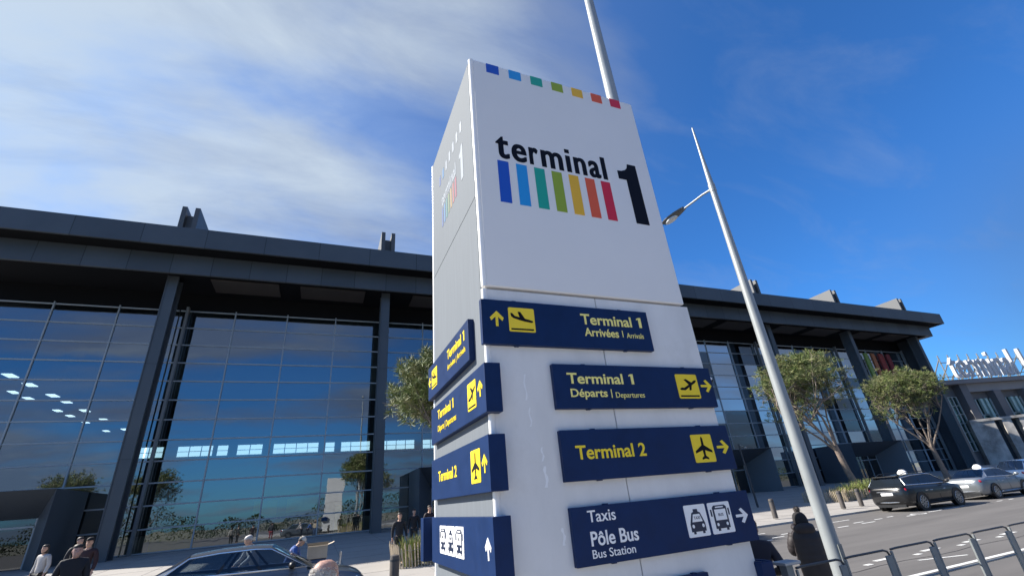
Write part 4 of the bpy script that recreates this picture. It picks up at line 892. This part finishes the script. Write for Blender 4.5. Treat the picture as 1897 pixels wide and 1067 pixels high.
        for hx_ in (-.205, .0, .20): b.tube([(hx_ * L, s * hw * 1.001, .34), (hx_ * L + .01, s * hw * 1.002, .62), (hx_ * L, s * hw * .96, .93)], .004, 4)
        b.build('door_gap', black_plastic, o)
        b = MB(); b.tube([(-.25 * L, s * hw * .985, .30), (.24 * L, s * hw * .985, .30)], .02, 6); b.build('sill', chrome if taxi and kind == 'sedan' else black_plastic, o, smooth=True)
        for ax in (-.305, .29):
            rad = .335 if kind == 'sedan' else .36
            w_ = MB(); yo = s * (hw - .005)
            w_.tube([(ax * L, s * (hw - .23), rad), (ax * L, s * (hw - .02), rad), (ax * L, yo, rad)], [rad, rad, rad * .93], 28); wh = w_.build('wheel', rubber, o, smooth=True)
            w_ = MB(); ri = rad * .70; w_.tube([(ax * L, yo + s * .002, rad), (ax * L, yo + s * .008, rad)], ri * 0.98, 24, 1)
            for k in range(10):
                a = 2 * math.pi * k / 10; d = Vector((math.cos(a), 0, math.sin(a))); t = Vector((-math.sin(a), 0, math.cos(a))) * .022; cN = Vector((ax * L, yo + s * .0125, rad))
                w_.face([cN + d * .04 - t, cN + d * ri - t * 1.3, cN + d * ri + t * 1.3, cN + d * .04 + t], 0)
            ringv = [Vector((ax * L + math.cos(2 * math.pi * j / 28) * ri, yo + s * .01, rad + math.sin(2 * math.pi * j / 28) * ri)) for j in range(29)]; w_.tube(ringv, .014, 6, 0, caps=False)
            w_.build('rim', [alloy, black_plastic], wh, smooth=True)
            w_ = MB(); ar = rad + .055; arc = [Vector((ax * L + math.cos(R(a)) * ar, s * (hw * .992), rad + math.sin(R(a)) * ar)) for a in range(-8, 190, 12)]
            w_.tube(arc, .022, 6); w_.loft([[Vector((ax * L + math.cos(R(a)) * ar, s * (hw * .90), rad + math.sin(R(a)) * ar)) for a in range(0, 360, 15)], [Vector((ax * L + math.cos(R(a)) * ar, s * (hw * .998), rad + math.sin(R(a)) * ar)) for a in range(0, 360, 15)]]); w_.build('wheel_arch', black_plastic, o)
        # lamps
        zl = .86 if kind == 'sedan' else .92
        b = MB(); b.ellipsoid((-.468 * L, s * hw * .70, zl), (.075, .20, .085 if kind == 'sedan' else .10), 12, 8); b.build('tail_light', red_lamp, o, smooth='all')
        b = MB(); b.ellipsoid((.452 * L, s * hw * .66, .66 if kind == 'sedan' else .77), (.12, .17, .06), 12, 8); b.build('headlight', lamp_clear, o, smooth='all')
    b = MB(); b.box(-.5 * L - .012, -.5 * L + .03, -.26, .26, .60 if kind == 'sedan' else .70, .71 if kind == 'sedan' else .81); b.build('number_plate', sign_white, o)
    b = MB(); b.box(-.5 * L - .008, -.5 * L + .03, -.42, .42, .745 if kind == 'sedan' else .845, .775 if kind == 'sedan' else .875); b.tube([(-.492 * L, -hw * .7, .42), (-.503 * L, 0, .40), (-.492 * L, hw * .7, .42)], .022, 6); b.build('chrome_strip', chrome, o)
    b = MB(); b.box(-.488 * L, -.46 * L, -hw * .66, hw * .66, .20, .36); b.build('bumper', black_plastic, o)
    b = MB(); b.box(.485 * L, .503 * L, -.34, .34, .40, .58); b.build('grille', black_plastic, o)
    if kind == 'suv':
        for s in (-1, 1):
            b = MB(); b.tube([(-.36 * L, s * hw * .60, Ht - .02), (-.30 * L, s * hw * .62, Ht + .05), (.02 * L, s * hw * .62, Ht + .05), (.06 * L, s * hw * .60, Ht - .02)], .018, 8); b.build('roof_rail', black_plastic, o, smooth=True)
        b = MB(); b.box(-.45 * L, -.40 * L, -hw * .62, hw * .62, Ht - .10, Ht - .06); b.build('spoiler', paint, o, bevel=.01)
    if taxi:
        b = MB(); zr = Ht - .02; xx = taxi
        b.loft([[Vector((xx + a * .5 * s2, y, z)) for a, y, z in ((.26, -.24, zr), (.26, .24, zr), (.18, .17, zr + .20), (.0, .10, zr + .26), (-.18, .12, zr + .20))] if False else [Vector((xx + ox, y, z)) for y, z in ((-.21, zr), (.21, zr), (.19, zr + .09), (.08, zr + .19), (-.08, zr + .19), (-.19, zr + .09))] for ox, s2 in ((-.07, 1), (.07, 1))])
        b.build('taxi_sign', mat('taxi_sign_white', (0.82, 0.83, 0.84), 0.35), o, bevel=.02)
        b = MB(); b.box(xx - .12, xx + .12, -.28, .28, zr - .02, zr - .002); b.build('sign_base', black_plastic, o)
    return o
paint_blue = mat('paint_blue_grey', (0.115, 0.132, 0.155), 0.28, metal=0.4, coat=0.9)
paint_black = mat('paint_black', (0.007, 0.0075, 0.009), 0.3, metal=0.1, coat=0.7)
paint_silver = mat('paint_silver', (0.26, 0.28, 0.295), 0.32, metal=0.55, coat=0.8)
paint_white = mat('paint_white_car', (0.74, 0.75, 0.76), 0.3, coat=0.8)
c = car('sedan', 'blue grey sedan at the bottom left with chrome framed windows', paint_blue, 'sedan', L=4.95, Ht=1.50); c.location = (-1.25, 13.55, 0.0)
c = car('taxi', 'black estate taxi with white roof sign, nearest the bollards', paint_black, 'suv', taxi=-.55, L=4.7, Ht=1.57); c.location = (27.25, 15.2, 0.0)
c = car('taxi', 'silver sedan taxi with white roof sign in front of the black taxi', paint_silver, 'sedan', taxi=-.25, L=4.85, Ht=1.47); c.location = (34.0, 15.4, 0.0)
c = car('sedan', 'white car at the right image edge beyond the silver taxi', paint_white, 'sedan', L=4.8, Ht=1.62); c.location = (42.4, 17.0, 0.06)
# ---------------------------------------------------------------- people (built facing +Y)
def apply_mods(o):
    bpy.context.view_layer.update(); dg = bpy.context.evaluated_depsgraph_get(); me = bpy.data.meshes.new_from_object(o.evaluated_get(dg)); old = o.data; o.modifiers.clear(); o.data = me; bpy.data.meshes.remove(old); return o
def skin(name, pts, edges, m_, parent=None, sub=2, voxel=None, extra=None):
    me = bpy.data.meshes.new(name); me.from_pydata([tuple(p[0]) for p in pts], edges, []); o = bpy.data.objects.new(name, me); COL.objects.link(o)
    md = o.modifiers.new('skin', 'SKIN'); md.use_smooth_shade = True
    sv = me.skin_vertices[0].data
    for i, p in enumerate(pts):
        r = p[1]; sv[i].radius = (r, r) if isinstance(r, (int, float)) else r
    sv[0].use_root = True
    ms = o.modifiers.new('sub', 'SUBSURF'); ms.levels = sub; ms.render_levels = sub
    apply_mods(o)
    if extra:
        bm = bmesh.new(); bm.from_mesh(o.data); t = bpy.data.meshes.new('t'); t.from_pydata(extra.v, [], extra.f); bm.from_mesh(t); bmesh.ops.recalc_face_normals(bm, faces=bm.faces); bm.to_mesh(o.data); bm.free(); bpy.data.meshes.remove(t)
    if voxel:
        mr = o.modifiers.new('remesh', 'REMESH'); mr.mode = 'VOXEL'; mr.voxel_size = voxel; mr.use_smooth_shade = True
        sm = o.modifiers.new('smooth', 'SMOOTH'); sm.factor = 0.5; sm.iterations = 2; apply_mods(o)
    o.data.name = name; o.data.materials.clear(); o.data.materials.append(m_)
    for p in o.data.polygons: p.use_smooth = True
    if parent: o.parent = parent
    return o
skins = [mat('skin_light', (0.50, 0.30, 0.215), 0.5, var=0.1, vscale=22), mat('skin_pink', (0.50, 0.29, 0.225), 0.5, var=0.16, vscale=26, bump=0.12, bscale=60)]
def person(label, loc, rot, H=1.72, top=(0.02, 0.02, 0.025), legs=(0.02, 0.022, 0.03), hair=(0.03, 0.022, 0.018), stride=0.0, lean=0.0, nod=0.0, arms='down', hairlen=0.0, group=None, sk=0, cap=None, bald=False, bulk=1.0):
    o = thing('person', label, 'person', (0, 0, 0), group); S = H / 1.72
    def B(x, y, z):          # bend the upper body forward about the hips
        p = Vector((x, y, z))
        if z > 0.93 and lean: q = p - Vector((0, 0, .93)); p = Vector((q.x, q.y * math.cos(lean) + q.z * math.sin(lean), q.z * math.cos(lean) - q.y * math.sin(lean) + .93))
        return p * S
    hn = lambda x, y, z: B(x, y, z)
    la = stride * .5
    def leg(s, f):
        hip = B(s * .09, 0, .90); kn = Vector((s * .095, f * .22 + .02, .50)) * S; an = Vector((s * .095, f * .42 - (.02 if f < 0 else 0), .085 + (.05 if f < -.2 else 0))) * S; toe = an + Vector((0, .15, -.045)) * S
        return hip, kn, an, toe
    LG = [leg(-1, la), leg(1, -la)]
    def arm(s):
        sh = B(s * .185, -.005, 1.42)
        if arms == 'down': f = -s * stride * .35; el = B(s * .245, f * .18 - .03, 1.14); wr = B(s * .25, f * .4 + .05, .90)
        elif arms == 'front': el = B(s * .27, .06, 1.16); wr = B(s * .10, .27, 1.12)
        elif arms == 'reach': el = B(s * .22, .20, 1.22); wr = B(s * .18, .44, 1.15)
        elif arms == 'pocket': el = B(s * .29, -.04, 1.16); wr = B(s * .20, .12, .98)
        return sh, el, wr
    AR = [arm(-1), arm(1)]
    pts = []; ed = []
    def add(p, r, par=None):
        pts.append((p, r * S if isinstance(r, (int, float)) else tuple(a * S for a in r)))
        if par is not None: ed.append((par, len(pts) - 1))
        return len(pts) - 1
    pel = add(B(0, 0, .94), (.135, .10)); wa = add(B(0, 0, 1.10), (.12, .088), pel); ch = add(B(0, 0, 1.30), (.145, .105), wa); nb = add(B(0, -.005, 1.45), (.075, .06), ch); nk = add(B(0, .012, 1.535), .05, nb); he = add(B(0, .025, 1.60), .05, nk)
    for (hip, kn, an, toe) in LG:
        a = add(hip, .085, pel); a = add(kn, .056, a); a = add(an, .038, a); add(toe, .034, a)
    ex = MB()
    for sgn, (sh, el, wr) in zip((-1, 1), AR):
        a = add(sh, .052, ch); a = add(el, .041, a); a = add(wr, .028, a)
        d = (wr - el).normalized(); palm = add(wr + d * .06 * S, (.034, .017), a)
        side = d.cross(Vector((0, 1, 0.2))); side = side.normalized() if side.length > .1 else Vector((1, 0, 0)); nrm = d.cross(side).normalized()
        if nrm.y < 0: nrm = -nrm
        base = wr + d * .075 * S
        for k, ln in enumerate((.068, .078, .072, .056)):
            f0 = base + side * (k - 1.5) * .017 * S; f1 = f0 + (d + nrm * .15).normalized() * ln * .55 * S; f2 = f1 + (d + nrm * .7).normalized() * ln * .5 * S; ex.tube([f0 - d * .02, f0, f1, f2], [.009 * S, .009 * S, .0082 * S, .0065 * S], 6)
        t0 = wr + d * .03 * S - side * .024 * S; ex.tube([t0, t0 + (d * .6 - side * .7).normalized() * .035 * S, t0 + (d * .95 - side * .6 + nrm * .3).normalized() * .062 * S], [.011 * S, .0095 * S, .0075 * S], 6)
    hc = B(0, .035, 1.625); hr = Matrix.Rotation(-(lean + nod), 3, 'X')
    def hp(x, y, z): return hc + hr @ (Vector((x, y, z)) * S)
    rings = []      # head: skull narrowing to jaw
    for z, rx, ry, cy_ in ((-.115, .030, .035, .035), (-.105, .048, .058, .022), (-.07, .062, .078, .010), (-.03, .070, .090, .0), (.02, .076, .097, -.004), (.06, .074, .093, -.008), (.09, .058, .072, -.010), (.108, .032, .040, -.01)):
        rings.append([hp(rx * math.cos(t * .3927), cy_ + ry * math.sin(t * .3927), z) for t in range(16)])
    ex.loft(rings)
    ex.loft([[hp(x, y, z) for x, y, z in ((-.008, .088, .012), (.008, .088, .012), (.008, .07, .012), (-.008, .07, .012))], [hp(x, y, z) for x, y, z in ((-.016, .116, -.034), (.016, .116, -.034), (.016, .07, -.036), (-.016, .07, -.036))]])
    for s in (-1, 1): ex.ellipsoid(hp(s * .078, -.005, -.012), (.012 * S, .018 * S, .03 * S), 8, 6)
    ex.ellipsoid(hp(0, .084, -.066), (.024 * S, .010 * S, .009 * S), 8, 6)
    skin('body', pts, ed, skins[sk], o, 2, 0.0105 * S, ex)
    # eyes
    b = MB()
    for s in (-1, 1): b.ellipsoid(hp(s * .031, .083, .012), (.010 * S, .006 * S, .006 * S), 8, 6)
    b.build('eyes', black_plastic, o, smooth='all')
    # clothes
    nm = label.split()[0]
    tm = mat('cloth_%.3f_%.3f_%.3f' % top, top, 0.75, var=0.12, vscale=9, bump=0.25, bscale=24); lm = mat('cloth_%.3f_%.3f_%.3f' % legs, legs, 0.8, var=0.1, vscale=9)
    pts = []; ed = []; k_ = bulk
    a0 = add(B(0, 0, .86), (.165 * k_, .125 * k_)); a1 = add(B(0, 0, 1.08), (.15 * k_, .115 * k_), a0); a2 = add(B(0, 0, 1.30), (.168 * k_, .125 * k_), a1); a3 = add(B(0, -.005, 1.50), (.072, .068), a2)
    for sh, el, wr in AR: a = add(sh, .070 * k_, a2); a = add(el, .058 * k_, a); add(wr.lerp(el, .04), .043 * k_, a)
    skin('jacket', pts, ed, tm, o, 2)
    pts = []; ed = []; a0 = add(B(0, 0, .93), (.15, .115))
    for hip, kn, an, toe in LG: a = add(hip + Vector((0, 0, -.03)), .10, a0); a = add(kn, .070, a); add(an.lerp(kn, .08), .055, a)
    skin('trousers', pts, ed, lm, o, 2)
    for hip, kn, an, toe in LG:
        b = MB(); b.ellipsoid(an + Vector((0, .06, -.035)) * S, (.05 * S, .135 * S, .048 * S), 12, 8); b.build('shoe', black_plastic, o, smooth='all')
    hm = mat('hair_%.2f_%.2f_%.2f' % hair, hair, 0.6, var=0.25, vscale=30, stretch=(1, 1, .2))
    b = MB(); rings = []
    low = -.03 - hairlen
    for z, q in ((low, .92), (-.02, 1.0), (.03, 1.05), (.07, 1.06), (.10, .92), (.122, .55)):
        rx, ry = .080 * q, .098 * q
        if z < -.021: rx *= .95
        ring = []
        for t in range(18):
            a = 2 * math.pi * t / 18; y = -.012 + ry * math.sin(a); x = rx * math.cos(a)
            if math.sin(a) > (.15 if not bald else -.1) and z < (.06 if not bald else .2): x *= .80; y *= .80
            ring.append(hp(x, y, z))
        rings.append(ring)
    if bald: rings = rings[:3] + [[hc + (p - hc) * .90 for p in rings[3]]]
    if not bald: b.loft(rings)
    if bald:
        rg = random.Random(9)
        for k in range(7500):
            w = Vector((rg.gauss(0, 1), rg.gauss(-.25, 1), rg.gauss(.25, .8))).normalized()
            if w.z < -.75 or (w.y > .55 and w.z < .75): continue
            if w.z > .62 and rg.random() < .80: continue
            p = hp(w.x * .0775, -.006 + w.y * .0965, w.z * .105 if w.z > 0 else w.z * .09); d = (hr @ (w * .5 + Vector((rg.gauss(0, .3), -.7 + rg.gauss(0, .3), -.25)))).normalized() * rg.uniform(.012, .03); sd = d.cross(hr @ w).normalized() * .0016
            b.face([p - sd, p + sd, p + d + sd * .5, p + d - sd * .5])
    b.build('hair', hm, o, smooth='all')
    if cap:
        b = MB(); b.loft([[hp(.086 * q * math.cos(t * .3491), -.008 + .104 * q * math.sin(t * .3491), z) for t in range(18)] for z, q in ((.045, 1.0), (.08, .98), (.112, .78), (.13, .4))]); b.loft([[hp(.07 * math.cos(t), .085 + .085 * math.sin(t), .045 + dz) for t in [math.pi * j / 8 for j in range(9)]] for dz in (0, .008)]); b.build('cap', mat('cap_%.2f_%.2f' % cap[:2], cap, .8), o, smooth=True)
    o.location = loc; o.rotation_euler = (0, 0, rot)
    return o
pz = plaza_z
person('man in black jacket and dark red trousers walking at the bottom left', (-4.72, 14.0, 0.0), R(200), 1.83, top=(0.012, 0.013, 0.018), legs=(0.20, 0.022, 0.03), hair=(0.03, 0.022, 0.018), stride=.5, sk=1, bulk=1.1)
person('woman in white jacket standing in shade behind the walking man', (-7.9, 21.0, pz(21)), R(150), 1.66, top=(0.44, 0.42, 0.40), legs=(0.015, 0.016, 0.02), hairlen=.10)
person('person in dark clothes standing next to the woman in white', (-7.3, 21.6, pz(21.6)), R(230), 1.78, top=(0.014, 0.015, 0.019), legs=(0.012, 0.013, 0.018))
person('man in dark clothes and cap standing behind the man in the black jacket', (-6.15, 19.0, pz(19)), R(170), 1.80, top=(0.03, 0.012, 0.016), legs=(0.012, 0.013, 0.018), cap=(0.012, 0.012, 0.014))
person('woman in black coat walking on the forecourt beside the planter', (2.98, 19.2, pz(19.2)), R(185), 1.70, top=(0.012, 0.013, 0.018), legs=(0.012, 0.013, 0.018), stride=.55, hairlen=.06)
person('person in black following behind the walking woman', (4.25, 23.2, pz(23.2)), R(175), 1.68, top=(0.012, 0.012, 0.016), legs=(0.02, 0.022, 0.026), stride=.35)
person('dark dressed person partly hidden by the left edge of the pylon', (4.7, 22.0, pz(22)), R(200), 1.80, top=(0.02, 0.012, 0.018), legs=(0.012, 0.013, 0.018))
person('white haired balding man at the bottom edge in front of the parked car', (0.08, 3.75, -0.02 + 0.14), R(-62), 1.555, top=(0.05, 0.06, 0.09), legs=(0.03, 0.03, 0.04), hair=(0.72, 0.70, 0.67), sk=1, bald=True)
person('bending person in pale jacket seen over the car roof', (-1.35, 15.6, 0.0), R(120), 1.70, top=(0.55, 0.53, 0.53), legs=(0.02, 0.022, 0.03), hair=(0.5, 0.48, 0.45), lean=.35, arms='reach')
person('bending person in blue jacket and pale cap seen over the car windscreen', (-0.62, 15.5, 0.0), R(-100), 1.60, top=(0.03, 0.09, 0.30), legs=(0.02, 0.022, 0.03), lean=.55, nod=.1, arms='reach', cap=(0.62, 0.58, 0.50))
person('person in dark purple black jacket half hidden behind the right edge of the pylon', (4.74, 4.55, 0.0), R(-60), 1.50, top=(0.028, 0.024, 0.034), legs=(0.03, 0.028, 0.045), arms='front', lean=.12, bulk=1.1, hairlen=.05)
person('dark dressed person waiting at the right entrance porch', (44.6, 38.2, pz(38.2)), R(180), 1.75, top=(0.02, 0.02, 0.025), legs=(0.012, 0.013, 0.018))

# the woman in the long puffer coat: body and face as above, with coat, hood and bobble hat of her own
cw = person('woman in long dark brown puffer coat and bobble hat with her back turned', (6.80, 5.5, 0.0), R(-40), 1.56, top=(0.030, 0.024, 0.026), legs=(0.015, 0.014, 0.016), hairlen=0.0, arms='front', lean=.05, nod=.12, bulk=1.0)
cw_loc = Vector(cw.location); cw_rot = cw.rotation_euler.z; cw.location = (0, 0, 0)
coat_m = mat('puffer_coat', (0.026, 0.021, 0.023), 0.6, var=0.2, vscale=5, bump=0.35, bscale=11)
b = MB(); rings = []; N = 28
zs = [0.34 + 0.022 * k for k in range(50)]
for z in zs:
    f = (z - .34) / 1.06; q = (z * 11.0) % 1.0; puff = 0.006 * math.sin(math.pi * q) ** .6
    rx = (0.195 + .025 * math.sin(f * 2.2)) if f < .86 else 0.215 * max(.30, 1 - ((f - .86) / .14) ** 2 * .70); ry = (.175 + .02 * math.sin(f * 3)) if f < .86 else .175 * max(.40, 1 - ((f - .86) / .14) ** 2 * .6)
    cy = .10 * max(0, f - .55)
    rings.append([Vector(((rx + puff) * math.cos(2 * math.pi * j / N), cy + (ry + puff) * math.sin(2 * math.pi * j / N), z)) for j in range(N)])
b.loft(rings); b.build('coat', coat_m, cw, smooth='all')
for s in (-1, 1):
    b = MB(); P_ = [Vector((s * .165, .05, 1.29)), Vector((s * .215, .05, 1.17)), Vector((s * .235, .09, 1.06)), Vector((s * .20, .19, 1.02)), Vector((s * .12, .27, 1.03))]
    fine = []; rad = []
    for k in range(4):
        for t in range(6): fine.append(P_[k].lerp(P_[k + 1], t / 6)); rad.append((.075, .078, .074, .068)[k] + .006 * abs(math.sin(math.pi * t / 3)))
    b.tube(fine, rad, 16); b.build('sleeve', coat_m, cw, smooth='all')
b = MB(); b.ellipsoid((0, -.065, 1.355), (.16, .085, .105), 18, 12, rot=Matrix.Rotation(.5, 3, 'X')); b.tube([Vector((.135 * math.cos(R(a)), .045 + .115 * math.sin(R(a)), 1.385 + .03 * math.sin(R(a)))) for a in range(0, 361, 15)], .042, 10, caps=False); b.build('hood', coat_m, cw, smooth='all')
b = MB(); b.tube([Vector((.215 * math.cos(R(a)), .035 + .18 * math.sin(R(a)), .93)) for a in range(0, 361, 12)], .012, 8, caps=False); b.build('waist_seam', black_plastic, cw, smooth=True)
hat_m = mat('knit_hat', (0.020, 0.019, 0.021), 0.9, var=0.3, vscale=25, bump=0.6, bscale=60)
b = MB(); hcx, hcy, hcz = 0, .062, 1.505
b.loft([[Vector((hcx + .108 * q * math.cos(t * .3142), hcy + dy + .122 * q * math.sin(t * .3142), hcz + z)) for t in range(20)] for z, q, dy in ((-.075, .98, -.015), (-.06, 1.05, -.013), (-.02, 1.05, -.008), (.025, 1.0, 0), (.065, .86, .006), (.095, .60, .01), (.112, .25, .012))]); hat = b.build('hat', hat_m, cw, smooth='all')
b = MB(); rng = random.Random(6); b.ellipsoid((hcx, hcy + .015, hcz + .145), (.045, .045, .043), 14, 10)
for k in range(260):
    w = Vector((rng.gauss(0, 1), rng.gauss(0, 1), rng.gauss(0, 1))).normalized(); p = Vector((hcx, hcy + .015, hcz + .145)) + w * .04; s = w.orthogonal() * .004; b.face([p - s, p + s, p + w * rng.uniform(.012, .026)])
b.build('bobble', mat('bobble', (0.075, 0.065, 0.06), 0.9), hat)

cw.location = cw_loc; cw.scale = (0.89, 0.89, 0.89)

# luggage by the car: trolley, open cardboard box
LT = thing('luggage_trolley', 'luggage trolley behind the parked car beside the bending people', 'trolley', (0.15, 15.75, 0.0))
b = MB()
for y in (15.55, 15.95): b.tube([(-.15, y, .16), (.75, y, .16), (.80, y, 1.02)], .016, 8)
b.tube([(.80, 15.55, 1.02), (.80, 15.95, 1.02)], .016, 8); b.tube([(-.15, 15.55, .16), (-.15, 15.95, .16)], .016, 8); b.tube([(.78, 15.55, .6), (.78, 15.95, .6)], .012, 8); b.build('frame', chrome, LT, smooth=True)
for x, y in ((-.1, 15.55), (-.1, 15.95), (.7, 15.55), (.7, 15.95)):
    b = MB(); b.tube([(x, y - .02, .07), (x, y + .02, .07)], .07, 14); b.build('wheel', rubber, LT, smooth=True)
SU = MB(); SU.box(-.08, .42, 15.56, 15.94, .18, .92); tag(SU.build('suitcase', mat('suitcase_blue', (0.03, 0.06, 0.14), .5), bevel=.05, smooth=True), 'blue suitcase standing on the trolley behind the car', 'suitcase')
CBX = thing('cardboard_box', 'open pale cardboard box on top of the suitcase behind the car', 'box', (.17, 15.75, .93)); card = mat('cardboard', (0.50, 0.42, 0.32), .85, var=.1)
b = MB(); b.box(-.09, .43, 15.54, 15.96, .925, 1.24); b.build('carton', card, CBX, bevel=.004, bseg=1)
b = MB(); b.face([(-.09, 15.54, 1.243), (.43, 15.54, 1.243), (.46, 15.40, 1.33), (-.12, 15.40, 1.33)]); b.face([(.43, 15.54, 1.243), (.43, 15.96, 1.243), (.60, 15.98, 1.30), (.60, 15.52, 1.30)]); b.build('flap', card, CBX)
